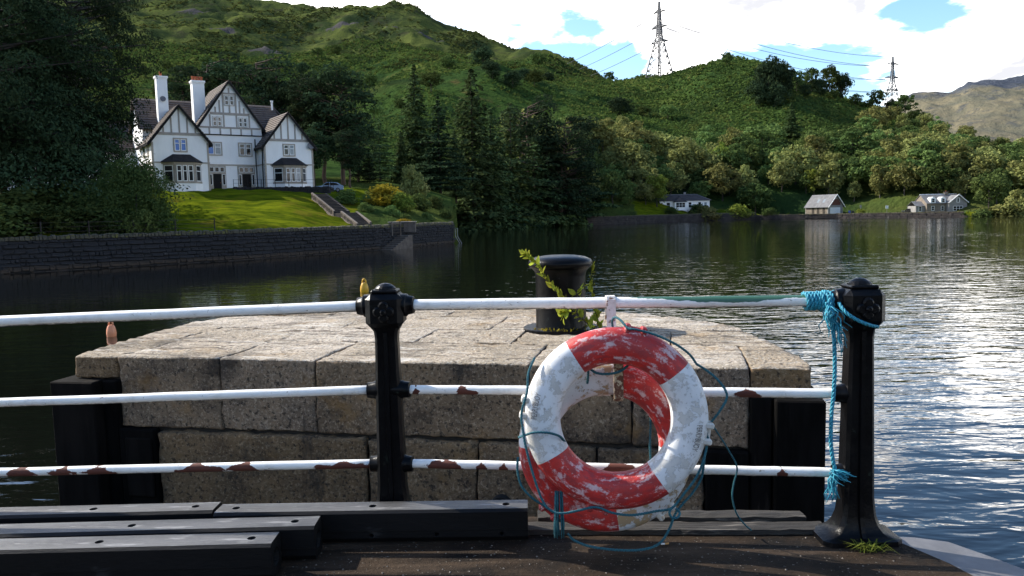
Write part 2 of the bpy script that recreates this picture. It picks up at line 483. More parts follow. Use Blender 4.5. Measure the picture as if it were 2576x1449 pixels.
CTRL_PX = [  # view x, view y, distance
    # bank, house terrace and hill behind, left of the picture
    (0, 430, 160), (0, 330, 260), (0, 180, 480), (0, 60, 800), (0, -120, 1500), (-250, 60, 700), (-250, 400, 160), (-250, -150, 1500),
    (300, 420, 170), (300, 330, 260), (300, 215, 450), (300, 120, 700), (300, 45, 1050), (300, -20, 1400),
    (480, 395, 190), (480, 330, 270), (480, 225, 450), (480, 125, 700), (480, 60, 950), (480, 18, 1200), (480, -8, 1500),
    (640, 400, 190), (640, 340, 270), (640, 245, 430), (640, 150, 650), (600, 110, 760), (600, 60, 960), (600, 25, 1200), (600, -5, 1500),
    (735, 13, 1450), (735, 70, 1000), (735, 130, 720), (760, 60, 1900), (816, 33, 1350), (830, 80, 1800),
    (780, 250, 420), (780, 160, 620), (891, 23, 1150), (891, 60, 980), (891, 100, 800), (908, 31, 1130), (963, 16, 1100), (1028, 15, 1100), (1061, 20, 1080),
    (1126, 59, 1050), (1191, 88, 1000), (1257, 114, 950), (1338, 126, 900), (1371, 137, 860), (1397, 150, 790),
    (900, 90, 1500), (1028, 80, 1400), (1191, 150, 1300), (1338, 180, 1150),
    (905, 252, 390), (905, 246, 470), (915, 170, 620), (926, 93, 760), (935, 92, 860), (900, 330, 290), (900, 400, 220),
    (960, 214, 405), (1040, 190, 420), (1120, 177, 425), (1200, 171, 430), (1265, 181, 430),
    (1040, 300, 320), (1040, 400, 250), (1040, 462, 200), (1200, 300, 320), (1200, 420, 255),
    (1040, 186, 500), (1043, 150, 600), (1043, 108, 730), (1043, 107, 830), (1035, 60, 950), (1125, 124, 740), (1174, 140, 700), (1206, 160, 650),
    (1125, 118, 840), (1206, 172, 520), (1206, 163, 760), (1191, 120, 880),
    (1300, 450, 245), (1300, 320, 320), (1300, 230, 400), (1290, 190, 440), (1285, 192, 520), (1322, 160, 600), (1404, 152, 620), (1338, 165, 740), (1450, 175, 600),
    (1430, 420, 262), (1430, 300, 340), (1430, 220, 450),
    (1518, 197, 570), (1518, 240, 720), (1520, 400, 285), (1520, 290, 370), (1520, 235, 460), (1590, 198, 560),
    (1660, 195, 545), (1660, 250, 720), (1660, 430, 300), (1660, 330, 365), (1660, 250, 450), (1720, 178, 510), (1765, 165, 490),
    (1830, 158, 480), (1830, 235, 620), (1830, 330, 800), (1830, 430, 305), (1830, 330, 370), (1830, 235, 425), (1890, 163, 475),
    (1950, 182, 465), (1950, 300, 640), (1950, 430, 300), (1950, 315, 370), (2040, 215, 455), (2040, 330, 620),
    (2130, 252, 440), (2130, 350, 600), (2130, 440, 290), (2130, 345, 355), (2220, 275, 415), (2300, 312, 390), (2300, 400, 540), (2300, 450, 270), (2300, 385, 325),
    (2450, 380, 345), (2450, 440, 480), (2450, 470, 252), (2576, 425, 315), (2576, 470, 440), (2576, 480, 245),
    (2800, 480, 285), (2800, 500, 430), (3100, 490, 280), (3100, 505, 430)]
CTRL_Z = [  # X, Y, z
    (-55, 50, .7), (-39, 59, .6), (-25.5, 71, .6), (-16, 85.5, .7), (-9.5, 101, .7), (-46, 75, 2.6), (-60, 90, 4.5), (-80, 80, 3.5), (-60, 120, 8), (-90, 130, 10),
    (-44, 95, 5.45), (-35, 99, 5.3), (-27, 106, 5.0), (-25.2, 95.5, 4.0), (-21, 89.8, 2.0), (-17.2, 84.8, .55), (-38.5, 84, 3.1), (-29, 88, 3.2), (-33.5, 77.5, 1.75), (-24.5, 84, 2.4), (-36, 118, 5.9), (-22, 112, 5.3), (-48, 112, 6.0), (-28, 130, 7.0),
    (-16, 103, 3.4), (-12, 115, 3.5), (-10, 140, 4), (-16, 165, 7), (-9, 190, 2.0), (-12, 203, -.2),
    (-1, 216, -1.2), (10, 224, -1.0), (24, 236, .3), (52, 253, .5), (56, 262, 2.2), (64, 270, 2.6), (75, 275, 2.6), (84, 267, .5), (104, 253, -.55), (112, 262, -.1), (128, 226, -.55), (136, 240, -.3), (150, 240, 1), (160, 207, -.8), (230, 194, -.8)]
_cp = []
for x, y, d in CTRL_PX:
    p = at(x, y, d); _cp.append((p.x, p.y, p.z))
_cp += CTRL_Z
_cp = np.array(_cp)


def _feat(X, Y): return np.stack([X / Y * 4.0, np.log(Y) * 2.0], -1)
_pf = _feat(_cp[:, 0], _cp[:, 1])
_pv = (_cp[:, 2] - EYE) / _cp[:, 1]


def _tps(r2): return np.where(r2 > 1e-12, .5 * r2 * np.log(np.maximum(r2, 1e-12)), 0.0)
_N = len(_cp)
_K = _tps(((_pf[:, None] - _pf[None]) ** 2).sum(-1)) + 2e-3 * np.eye(_N)
_Q = np.hstack([np.ones((_N, 1)), _pf])
_A = np.block([[_K, _Q], [_Q.T, np.zeros((3, 3))]])
_W = np.linalg.solve(_A, np.concatenate([_pv, np.zeros(3)]))


def _hash(ix, iy, s):
    h = (ix.astype(np.int64) * 374761393 + iy.astype(np.int64) * 668265263 + s * 974634777) & 0x7fffffff
    h = ((h ^ (h >> 13)) * 1274126177) & 0x7fffffff
    return ((h ^ (h >> 16)) & 0xffff) / 65535.0


def vnoise(x, y, s=0):
    ix, iy = np.floor(x), np.floor(y); fx, fy = x - ix, y - iy
    fx = fx * fx * (3 - 2 * fx); fy = fy * fy * (3 - 2 * fy)
    a, b = _hash(ix, iy, s), _hash(ix + 1, iy, s); c, d = _hash(ix, iy + 1, s), _hash(ix + 1, iy + 1, s)
    return (a + (b - a) * fx) * (1 - fy) + (c + (d - c) * fx) * fy


def fbm(x, y, s=0, o=4):
    t = 0; a = .5; n = 0
    for k in range(o):
        t = t + a * vnoise(x, y, s + k); n += a; a *= .5; x = x * 2.03 + 7.1; y = y * 2.03 + 3.7
    return t / n


CRAG_C = [(690, 92, 760, 34), (860, 55, 1000, 26), (480, 30, 1100, 30), (1010, 62, 950, 24), (1230, 150, 700, 20), (560, 70, 900, 22), (1085, 95, 880, 20)]


def ground(X, Y, rough=True):
    X = np.atleast_1d(np.asarray(X, float)); Y = np.atleast_1d(np.asarray(Y, float))
    out = np.empty_like(X)
    for i in range(0, len(X), 20000):
        x, y = X[i:i + 20000], Y[i:i + 20000]
        f = _feat(x, y)
        k = _tps(((f[:, None] - _pf[None]) ** 2).sum(-1))
        out[i:i + 20000] = (k @ _W[:_N] + _W[_N] + f @ _W[_N + 1:]) * y + EYE
    if rough:
        t = np.clip((Y - shore_d(X / Y) - 30) / 120, 0, 1)
        amp = t * np.clip(Y / 420, .15, 1.7)
        rg2 = 1 - np.abs(2 * fbm(X / 190 + Y / 420, Y / 230 - X / 500, 14, 4) - 1)
        rg = 1 - np.abs(2 * fbm(X / 62, Y / 85, 9, 4) - 1)
        out = out + amp * (26 * (rg2 - .93) * np.clip((Y - 520) / 300, 0, 1) + 9.5 * (rg - .75) + 3.4 * (fbm(X / 14, Y / 17, 5, 3) - .5))
        cm = np.zeros_like(X)
        for cx_, cy_, d_, rx_ in CRAG_C:
            cxw = at(cx_, cy_, d_).x
            cm = np.maximum(cm, np.clip(1.3 - ((X - cxw) / rx_) ** 2 - ((Y - d_) / (rx_ * .55)) ** 2, 0, 1))
        out = out + np.clip(cm * 1.6, 0, 1) * (rx_ * .32 * np.clip(cm * 2 * fbm(X / 13, Y / 13, 61, 3) * 1.3 - .35, 0, .6) + 5.0 * (fbm(X / 7, Y / 40, 63, 3) - .5))
        # lumpy lawn
        lw = np.clip((Y - shore_d(X / Y)) / 3, 0, 1) * (1 - t)
        out = out + lw * np.where(Y < 130, .95, .25) * (fbm(X / 4.2 + Y / 22, Y / 1.7, 21, 3) - .5)
    t = Y - shore_d(X / Y)
    # level ground behind the low shore wall, where the boathouse and the stone house stand
    fl = np.clip((20 - t) / 5, 0, 1) * np.clip((X - 82) / 5, 0, 1) * np.clip((146 - X) / 8, 0, 1)
    out = out * (1 - fl) + (-.74) * fl
    k = np.clip((t - .3) / .6, 0, 1)
    return -4.5 * (1 - k) + np.maximum(out, WZ + .25) * k


NA, NR = 620, 560
_aa = np.linspace(-1.02, 1.0, NA)
_rr = np.exp(np.linspace(math.log(40), math.log(2300), NR))
_AA, _RR = np.meshgrid(_aa, _rr)
_GX, _GY = (_AA * _RR).ravel(), _RR.ravel()
_GZ = ground(_GX, _GY)


def gz(x, y): return float(ground(x, y)[0])


def grid_faces(na, nr):
    i = np.arange(nr - 1)[:, None] * na + np.arange(na - 1)[None]
    return np.stack([i, i + 1, i + 1 + na, i + na], -1).reshape(-1, 4)


def grid_obj(name, X, Y, Z, na, nr, mat, keep=None):
    F = grid_faces(na, nr)
    if keep is not None: F = F[keep[F].any(1)]
    me = bpy.data.meshes.new(name)
    used = np.unique(F); remap = -np.ones(len(X), int); remap[used] = np.arange(len(used)); F = remap[F]
    V = np.stack([X, Y, Z], -1)[used]
    me.vertices.add(len(V)); me.vertices.foreach_set('co', V.ravel())
    me.loops.add(F.size); me.loops.foreach_set('vertex_index', F.ravel().astype(np.int32))
    me.polygons.add(len(F)); me.polygons.foreach_set('loop_start', np.arange(0, F.size, 4, dtype=np.int32))
    me.polygons.foreach_set('loop_total', np.full(len(F), 4, dtype=np.int32))
    me.polygons.foreach_set('use_smooth', np.ones(len(F), bool))
    me.update(); me.validate()
    me.materials.append(mat)
    o = bpy.data.objects.new(name, me); col.objects.link(o)
    return o, used


def lawn_mask(X, Y):
    """mown grass: the house bank and the strips round the far cottages"""
    t = Y - shore_d(X / Y)
    a = ((Y < 118) & (X < -17.5 + (Y - 85) * -.12) & (t > 0) & (t < 40)).astype(float)
    b = ((X > 40) & (X < 98) & (t > 0) & (t < 14)).astype(float)
    c = ((X >= 98) & (X < 175) & (t > 0) & (t < 13)).astype(float)
    return np.clip(a + b + c, 0, 1)


def hill_mat():
    m, n, b = newmat('hillside')
    v = n.n('ShaderNodeNewGeometry').outputs['Position']
    at_ = n.n('ShaderNodeAttribute', attribute_name='zone'); sp = n.n('ShaderNodeSeparateColor'); n.l(at_.outputs['Color'], sp.inputs[0])
    lawn, high, rock = sp.outputs[0], sp.outputs[1], sp.outputs[2]
    br = n.mix(n.step(n.noise(v, .02, 6, .6), .40, .60), (.040, .072, .018), (.021, .042, .014))
    br = n.mix(n.math('MULTIPLY', n.step(n.noise(v, .22, 5, .65), .50, .66), .8), br, (.012, .022, .009))
    br = n.mix(n.math('MULTIPLY', n.step(n.noise(n.mapping(v, loc=(50, 20, 3)), .05, 6, .65), .57, .70), .6), br, (.115, .085, .035))
    br = n.mix(n.math('MULTIPLY', n.step(n.noise(n.mapping(v, loc=(9, 70, 3)), .0085, 5, .6), .47, .60), .75), br, (.085, .098, .024))
    br = n.mix(n.math('MULTIPLY', n.step(n.noise(n.mapping(v, loc=(90, 7, 3)), .011, 6, .62), .53, .62), .7), br, (.018, .030, .012))
    hg = n.mix(n.step(n.noise(v, .013, 7, .65), .40, .60), (.075, .092, .026), (.030, .044, .018))
    hg = n.mix(n.math('MULTIPLY', n.step(n.noise(v, .05, 6, .65), .50, .66), .8), hg, (.036, .038, .022))
    c = n.mix(n.step(n.math('ADD', high, n.math('MULTIPLY', n.math('SUBTRACT', n.noise(v, .012, 5, .6), .5), 1.3)), .35, .75), br, hg)
    rk = n.mix(n.noise(n.mapping(v, scale=(1, 1, .3)), .35, 6, .7), (.10, .095, .09), (.022, .022, .024))
    c = n.mix(n.step(n.math('ADD', rock, n.math('MULTIPLY', n.math('SUBTRACT', n.noise(v, .11, 6, .75), .5), 2.2)), .42, .60), c, rk)
    lg = n.mix(n.step(n.noise(n.mapping(v, scale=(.6, 1.6, 1)), .5, 6, .65), .38, .62), (.105, .125, .007), (.045, .066, .005))
    lg = n.mix(n.math('MULTIPLY', n.step(n.noise(v, .23, 5, .6), .52, .68), .7), lg, (.105, .085, .013))
    c = n.mix(lawn, c, lg)
    n.l(c, b.inputs['Base Color'])
    b.inputs['Roughness'].default_value = 1.0; b.inputs['Specular IOR Level'].default_value = 0.0
    h = n.math('ADD', n.noise(v, .55, 6, .7), n.math('MULTIPLY', n.noise(v, .09, 4, .6), 3.0))
    bp = n.n('ShaderNodeBump'); bp.inputs['Distance'].default_value = 1.1
    n.l(h, bp.inputs['Height'])
    n.l(n.math('SUBTRACT', .95, n.math('MULTIPLY', lawn, .72)), bp.inputs['Strength'])
    n.l(bp.outputs[0], b.inputs['Normal'])
    return m


hill, used = grid_obj('hillside', _GX, _GY, _GZ, NA, NR, hill_mat(), keep=_GZ > -4.4)
tag(hill, 'green bracken covered hillside and grassy bank round the loch', kind='structure')
_ux, _uy, _uz = _GX[used], _GY[used], _GZ[used]
_zone = np.zeros((len(used), 4), np.float32); _zone[:, 3] = 1
_zone[:, 0] = lawn_mask(_ux, _uy)
_zone[:, 1] = np.clip((_uz - 95) / 90, 0, 1) * (_uy > 560)
for cx_, cy_, d_, rx_ in CRAG_C:
    cxw = at(cx_, cy_, d_).x
    _zone[:, 2] = np.maximum(_zone[:, 2], np.clip(1.1 - ((_ux - cxw) / rx_) ** 2 - ((_uy - d_) / (rx_ * .5)) ** 2, 0, 1))
ca = hill.data.color_attributes.new('zone', 'FLOAT_COLOR', 'POINT')
ca.data.foreach_set('color', _zone.ravel())

# far mountain beyond the loch
def far_mountain():
    xs = np.linspace(2050, 3200, 240)
    sky_y = np.interp(xs, [2050, 2200, 2300, 2335, 2400, 2440, 2500, 2560, 2640, 2760, 2900, 3200], [330, 280, 240, 233, 226, 211, 196, 189, 184, 175, 190, 240])
    ds = np.linspace(0, 1, 130)
    V = []
    for t in ds:
        d = 1500 + 2300 * t if t <= .8 else 3340 + (t - .8) * 4000
        k = min(t / .8, 1.0)
        for x, y in zip(xs, sky_y):
            y2 = y if t <= .8 else y + (t - .8) * 900
            top = at(x, y2, d if t > .8 else 3340)
            p = at(x, y2, d)
            z = -2 + (top.z + 2) * (k ** 1.15)
            V.append((p.x, d, z))
    V = np.array(V)
    X, Y, Z = V.T
    amp = np.clip(Z / 150, 0, 1)
    rg = 1 - np.abs(2 * fbm(X / 260, Y / 500, 31, 5) - 1)
    Z = Z + amp * (55 * (rg - .8) + 16 * (fbm(X / 60, Y / 90, 33, 4) - .5))
    m, n, b = newmat('far mountain')
    v = n.n('ShaderNodeNewGeometry').outputs['Position']
    c = n.mix(n.step(n.noise(v, .006, 7, .65), .4, .6), (.19, .165, .105), (.13, .125, .088))
    c = n.mix(n.math('MULTIPLY', n.step(n.noise(n.mapping(v, scale=(1, 1, .5)), .016, 7, .7), .5, .66), .9), c, (.075, .08, .08))
    spz = n.n('ShaderNodeSeparateXYZ'); n.l(v, spz.inputs[0])
    hi = n.step(n.math('ADD', spz.outputs[2], n.math('MULTIPLY', n.noise(v, .01, 5, .6), 160)), 510, 570)
    c = n.mix(hi, c, (.060, .070, .090))  # blue-grey top: cloud shadow and haze painted into the colour
    n.l(c, b.inputs['Base Color']); b.inputs['Roughness'].default_value = 1; b.inputs['Specular IOR Level'].default_value = .05
    n.l(n.bump(n.noise(v, .03, 8, .7), .9, 22), b.inputs['Normal'])
    o, _ = grid_obj('far_mountain', X, Y, Z, 240, 130, m)
    tag(o, 'pale rocky mountain far beyond the wooded slope at right', kind='structure')
far_mountain()

# bracken: countless fronds on the open slopes, one object
def cards(C, Nrm, su, sv, rng, jit=.5):
    """one quad for each centre, facing roughly along Nrm"""
    n = len(C)
    N = Nrm + rng.normal(0, jit, (n, 3)); N /= np.linalg.norm(N, axis=1)[:, None] + 1e-9
    T = np.cross(N, rng.normal(0, 1, (n, 3))); T /= np.linalg.norm(T, axis=1)[:, None] + 1e-9
    B = np.cross(N, T)
    su = (su * rng.uniform(.6, 1.35, n))[:, None] if np.isscalar(su) else (su * rng.uniform(.6, 1.35, n))[:, None]
    sv = (sv * rng.uniform(.6, 1.35, n))[:, None]
    q = np.stack([C - T * su, C - B * sv * .9 + T * su * .15, C + T * su, C + B * sv * .9 - T * su * .15], 1)
    return q.reshape(-1, 3), np.arange(4 * n).reshape(-1, 4)


def quads_obj(name, V, F, mat, parent=None, smooth=False):
    me = bpy.data.meshes.new(name)
    me.vertices.add(len(V)); me.vertices.foreach_set('co', np.ascontiguousarray(V, dtype=np.float32).ravel())
    me.loops.add(F.size); me.loops.foreach_set('vertex_index', F.ravel().astype(np.int32))
    me.polygons.add(len(F)); me.polygons.foreach_set('loop_start', np.arange(0, F.size, 4, dtype=np.int32))
    me.polygons.foreach_set('loop_total', np.full(len(F), 4, dtype=np.int32))
    me.update()
    me.materials.append(mat)
    o = bpy.data.objects.new(name, me); col.objects.link(o)
    if parent is not None: o.parent = parent
    return o


def bracken():
    rng = np.random.RandomState(5)
    n = 150000
    a = rng.uniform(-.62, .66, n); d = np.exp(rng.uniform(math.log(225), math.log(760), n))
    X, Y = a * d, d
    keep = (Y - shore_d(a) > 45) | (a < -.08)
    for cx_, cy_, d_, rx_ in CRAG_C:
        keep &= ((X - at(cx_, cy_, d_).x) / rx_) ** 2 + ((Y - d_) / (rx_ * .8)) ** 2 > 1.1
    dens_ = .45 * fbm(X / 18, Y / 24, 41, 3) + .55 * fbm(X / 75, Y / 95, 47, 3)
    keep &= (dens_ + rng.uniform(-.16, .16, n) > .49) & (Y > 225)
    X, Y = X[keep], Y[keep]
    Z = ground(X, Y)
    s = np.clip(Y / 420, .55, 1.5) * .85
    C = np.stack([X, Y, Z + .45 * s], -1)
    V1, F1 = cards(C, np.tile([0, -.35, .9], (len(C), 1)), s, s * .75, rng, .55)
    C2 = C + np.stack([rng.normal(0, .6, len(C)) * s, rng.normal(0, .6, len(C)) * s, rng.normal(.25, .2, len(C)) * s], -1)
    V2, F2 = cards(C2, np.tile([0, -.5, .75], (len(C), 1)), s * .9, s * .7, rng, .6)
    o = quads_obj('bracken', np.vstack([V1, V2]), np.vstack([F1, F2 + len(V1)]),
                  leaf_mat('bracken fronds', (.066, .108, .026), (.040, .072, .021), (.098, .122, .030), .25, .0, .03))
    tag(o, 'dense green bracken covering the open hill slopes', kind='stuff')
bracken()


def heather():
    rng = np.random.RandomState(15)
    n = 70000
    a = rng.uniform(-.55, .12, n); d = np.exp(rng.uniform(math.log(560), math.log(1400), n))
    X, Y = a * d, d
    keep = fbm(X / 45, Y / 70, 51, 4) + rng.uniform(-.12, .12, n) > .52
    for cx_, cy_, d_, rx_ in CRAG_C:
        keep &= ((X - at(cx_, cy_, d_).x) / rx_) ** 2 + ((Y - d_) / (rx_ * .8)) ** 2 > 1.1
    X, Y = X[keep], Y[keep]
    Z = ground(X, Y); s = Y / 900 * 1.9
    C = np.stack([X, Y, Z + .2 * s], -1)
    V, F = cards(C, np.tile([0, -.3, .9], (len(C), 1)), s * 1.3, s * .7, rng, .45)
    o = quads_obj('heather', V, F, leaf_mat('heather tufts', (.060, .080, .022), (.028, .040, .016), (.085, .095, .026), .15, .0, .012))
    tag(o, 'dark heather and grass tufts on the high slopes', kind='stuff')
heather()


def add_rear_rise():
    # unseen rise added behind the viewer to block low sky light
    xs = np.linspace(-420, 420, 90); ys = np.concatenate([np.linspace(-3.2, -30, 12), np.linspace(-36, -420, 50)])
    X, Y = [q.ravel() for q in np.meshgrid(xs, ys)]
    t = -Y - 3.2
    Z = -.04 + np.clip(t - 9, 0, None) * .05 + np.clip(t - 40, 0, None) * .10
    Z = Z + np.clip(t / 60, 0, 1) * 8 * (fbm(X / 60, Y / 60, 71, 4) - .45)
    side = np.clip((np.abs(X) - 16 - t * 2.2) / 4, 0, 1)
    Z = Z * (1 - side) - 4.0 * side
    m = simple('added rise ground', (.034, .034, .020), (.018, .020, .012), .12, 1.0, .6, .5, .6)
    o, _ = grid_obj('added_rise', X, Y, np.maximum(Z, -4), 90, len(ys), m)
    tag(o, 'unseen rise added behind the viewer, blocking low sky', kind='structure')
add_rear_rise()

# ------------------------------------------------------------------ water
def water():
    m, n, b = newmat('loch water')
    v = n.n('ShaderNodeNewGeometry').outputs['Position']
    sp = n.n('ShaderNodeSeparateXYZ'); n.l(v, sp.inputs[0])
    b.inputs['Base Color'].default_value = (.003, .0035, .0025, 1)
    b.inputs['Roughness'].default_value = .02
    b.inputs['IOR'].default_value = 1.42
    h1 = n.noise(n.mapping(v, scale=(.42, 1.0, 1)), 1.75, 3, .5, .35)
    h2 = n.noise(n.mapping(v, scale=(.5, 1.1, 1), rot=(0, 0, .35)), 3.4, 3, .5, .2)
    h3 = n.noise(n.mapping(v, scale=(.6, 1.0, 1), rot=(0, 0, -.2)), .28, 2, .5)
    # calmer in the lee of the wall on the left, livelier out on the loch and near the far shore
    gust = n.step(n.noise(n.mapping(v, scale=(.35, 1, 1)), .03, 3, .5), .35, .65)
    lee = n.step(n.math('SUBTRACT', n.math('ADD', sp.outputs[0], 14), n.math('MULTIPLY', sp.outputs[1], -.06)), -6, 30)
    far = n.step(sp.outputs[1], 90, 200)
    amp = n.math('ADD', .28, n.math('MULTIPLY', lee, n.math('ADD', .35, n.math('MULTIPLY', gust, .45))))
    amp = n.math('ADD', amp, n.math('MULTIPLY', far, .14))
    amp = n.math('MULTIPLY', amp, n.math('SUBTRACT', 1.0, n.math('MULTIPLY', n.step(sp.outputs[1], 14, 50), .52)))
    h = n.math('ADD', n.math('MULTIPLY', h1, .075), n.math('ADD', n.math('MULTIPLY', h2, .014), n.math('MULTIPLY', h3, .09)))
    h = n.math('MULTIPLY', h, amp)
    n.l(n.bump(h, 1.0, 1.0), b.inputs['Normal'])
    me = MB().add([(-4000, -60, WZ), (4000, -60, WZ), (4000, 6000, WZ), (-4000, 6000, WZ)], [(0, 1, 2, 3)])
    o = me.build('loch_water', m)
    tag(o, 'dark rippled water of the loch', kind='structure')
water()
# ------------------------------------------------------------------ quay deck in the foreground
DK = [(-7.5, 3.92), (-.63, 3.78), (1.38, 3.56), (1.66, 3.40), (1.80, 3.10), (2.05, 2.2), (2.4, -3.0), (-7.5, -3.0)]
dk = MB().prism(DK, -5.0, 0.0, 'z').build('quay_deck', M['deck'])
tag(dk, 'dark worn quay surface in the foreground', kind='structure')

pl = [(2236, 1349), (2300, 1352), (2385, 1363), (2480, 1396), (2576, 1432), (2800, 1540), (2700, 1600), (2480, 1480), (2420, 1452), (2335, 1394), (2262, 1388)]
pp = [onz(x, y, -.035) for x, y in pl]
pm = MB().prism([(p.x, p.y) for p in pp], -.075, -.035, 'z').build('steel_ledge', M['steel_plate'])
tag(pm, 'flat pale grey steel ledge jutting over the water beside the right post', 'ledge')

# weathered timber along the edge, behind the life rings
def kerb():
    r = root('timber_kerb', (0.7, 3.58, 0))
    tag(r, 'rotten weathered timber lying along the quay edge under the life rings', 'timber')
    for (xa, xb, y0, y1, h) in ((-.02, 1.42, 3.50, 3.60, .028), (.10, 1.36, 3.61, 3.70, .045)):
        m = MB(); n = 26
        vs_ = []; fs = []
        for i in range(n + 1):
            x = xa + (xb - xa) * i / n; dy = -.055 * (x + .02) - .02
            for (yy, zz) in ((y0, .004), (y0 + .006, h * rnd.uniform(.85, 1.0)), ((y0 + y1) / 2, h * rnd.uniform(.9, 1.05)), (y1, h * rnd.uniform(.85, 1.0)), (y1, .004)):
                vs_.append((x, yy + dy + rnd.uniform(-.004, .004), zz))
        for i in range(n):
            for k in range(4): fs.append((i * 5 + k, i * 5 + k + 1, (i + 1) * 5 + k + 1, (i + 1) * 5 + k))
        fs += [(0, 1, 2, 3, 4), tuple(n * 5 + k for k in (4, 3, 2, 1, 0))]
        m.add(vs_, fs).build('plank', M['old_timber'], r)
kerb()

# ------------------------------------------------------------------ rubber fenders on the deck
def fender(xa, xb, y0, y1, h, yaw, holes, side_holes, label):
    L = xb - xa; w_ = y1 - y0; c = .022
    prof = [(c * .3, 0 + c), (c, 0), (w_ - c, 0), (w_, c), (w_, h - .012), (w_ - .012, h), (.012, h), (0, h - .012), (0, h * .38), (.006, h * .36)]
    me = MB().prism(prof, 0, L, 'x')
    r = root('rubber_fender', (xb, y0, 0.0), yaw, local=True)
    tag(r, label, 'fender', 'black rubber fenders lying on the quay')
    o = me.build('body', M['rubber'], r, M=Matrix.Translation((-L, 0, .004)))
    o.data.materials.append(M['dark_hole'])
    cut = MB()
    cut.tube([(-L * 1.02, w_ / 2, h * .5), (.05, w_ / 2, h * .5)], .040, 20)
    c1 = cut.build('cut', M['dark_hole'])
    cut = MB()
    for x in holes: cut.tube([(-x, w_ / 2, h * .62), (-x, w_ / 2, h + .05)], .0175, 14)
    for x in side_holes: cut.tube([(-x, -.05, h * .25), (-x, w_ * .4, h * .25)], .012, 12)
    c2 = cut.build('cut', M['dark_hole'])
    for cc in (c1, c2):
        md = o.modifiers.new('b', 'BOOLEAN'); md.operation = 'DIFFERENCE'; md.object = cc; md.solver = 'EXACT'
    o.parent = None
    bpy.context.view_layer.update()
    dg = bpy.context.evaluated_depsgraph_get()
    nm = bpy.data.meshes.new_from_object(o.evaluated_get(dg))
    o.modifiers.clear(); o.data = nm
    nm.materials.append(M['rubber_top_sheen'])
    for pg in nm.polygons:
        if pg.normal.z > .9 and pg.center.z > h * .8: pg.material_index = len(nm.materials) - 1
    o.parent = r
    for cc in (c1, c2): bpy.data.objects.remove(cc)
    return r
fender(-3.6, -1.415, 3.475, 3.60, .15, R(.4), (.10, .58, 1.08), (.3, .9), 'black rubber fender at the back left, ending beside the gap below the left post')
fender(-1.395, .048, 3.405, 3.535, .152, R(-1.2), (.10, .72, 1.36), (.12, .42, .72), 'longest looking black rubber fender at the back right, reaching under the life rings')
fender(-3.5, -.885, 3.25, 3.385, .155, R(.5), (.10, .82, 1.5), (), 'middle black rubber fender of the three lying side by side')
fender(-3.4, -1.02, 3.075, 3.215, .155, R(.3), (.10, .74, 1.4), (), 'front black rubber fender, nearest of the group, with painted pale sheen on top')

# ------------------------------------------------------------------ railing
POSTR = onz(2150, 1352, 0.0)
POSTL = Vector(((968 - CX) / FPX * 3.65, 3.65, 0))
railing = root('railing', (0.4, 3.5, 0))
tag(railing, 'white painted pipe railing with black iron posts along the quay edge', 'railing')


def post(P):
    T = Matrix.Translation(P)
    # shaft with flared foot: stacked rectangular rings
    secs = [(0, .176, .110), (.022, .174, .108), (.03, .142, .092), (.05, .112, .078), (.08, .089, .066), (.12, .075, .057), (.20, .067, .052), (.45, .0625, .049), (.70, .058, .046), (.92, .053, .043), (.955, .057, .047), (.975, .070, .058)]
    m = MB(); vs_ = []; fs = []
    def ring(z, a, b):
        c = min(a, b) * .28
        return [(-a + c, -b, z), (a - c, -b, z), (a, -b + c, z), (a, b - c, z), (a - c, b, z), (-a + c, b, z), (-a, b - c, z), (-a, -b + c, z)]
    for z, a, b in secs: vs_ += ring(z, a, b)
    for i in range(len(secs) - 1):
        for k in range(8): fs.append((i * 8 + k, i * 8 + (k + 1) % 8, (i + 1) * 8 + (k + 1) % 8, (i + 1) * 8 + k))
    fs += [tuple(range(8)), tuple((len(secs) - 1) * 8 + k for k in range(8))]
    m.add(vs_, fs, T)
    p = m.build('post', M['black_iron'], railing); auto_smooth(p, 35)
    # raised rib up the front and back faces
    for s in (-1, 1):
        r_ = MB()
        zs = [(.035, .100), (.055, .088), (.08, .078), (.12, .069), (.20, .064), (.45, .061), (.70, .058), (.95, .055)]
        vv = []; ff = []
        for z, b in zs:
            vv += [(-.014, s * (b - .02), z), (-.009, s * b, z), (.009, s * b, z), (.014, s * (b - .02), z)]
        for i in range(len(zs) - 1):
            for k in range(3): ff.append((i * 4 + k, i * 4 + k + 1, (i + 1) * 4 + k + 1, (i + 1) * 4 + k))
        r_.add(vv, ff, T).build('rib', M['black_iron'], p)
    h = MB().cbox(-.089, .089, -.080, .080, .972, 1.135, .026, T)
    auto_smooth(h.build('head', M['black_iron'], p), 30)
    # quatrefoil boss on the front of the head
    q = MB()
    for dx, dz in ((0, .026), (0, -.026), (.026, 0), (-.026, 0)):
        q.lathe([(.0245, 0), (.0245, .010), (.017, .016)], 14, T @ Matrix.Translation((dx, -.078, 1.052 + dz)) @ Matrix.Rotation(R(90), 4, 'X'))
    q.lathe([(.015, 0), (.015, .022), (.008, .028)], 12, T @ Matrix.Translation((0, -.078, 1.052)) @ Matrix.Rotation(R(90), 4, 'X'))
    q.build('boss', M['black_iron'], p)
    c_ = MB().cbox(-.062, .062, -.058, .058, 1.135, 1.152, .006, T)
    c_.lathe([(.052, 1.150), (.050, 1.158), (.040, 1.168), (.022, 1.178), (.006, 1.182)], 18, T)
    c_.build('finial', M['black_iron'], p, smooth=False)
    return p


PR, PL = post(POSTR), post(POSTL)


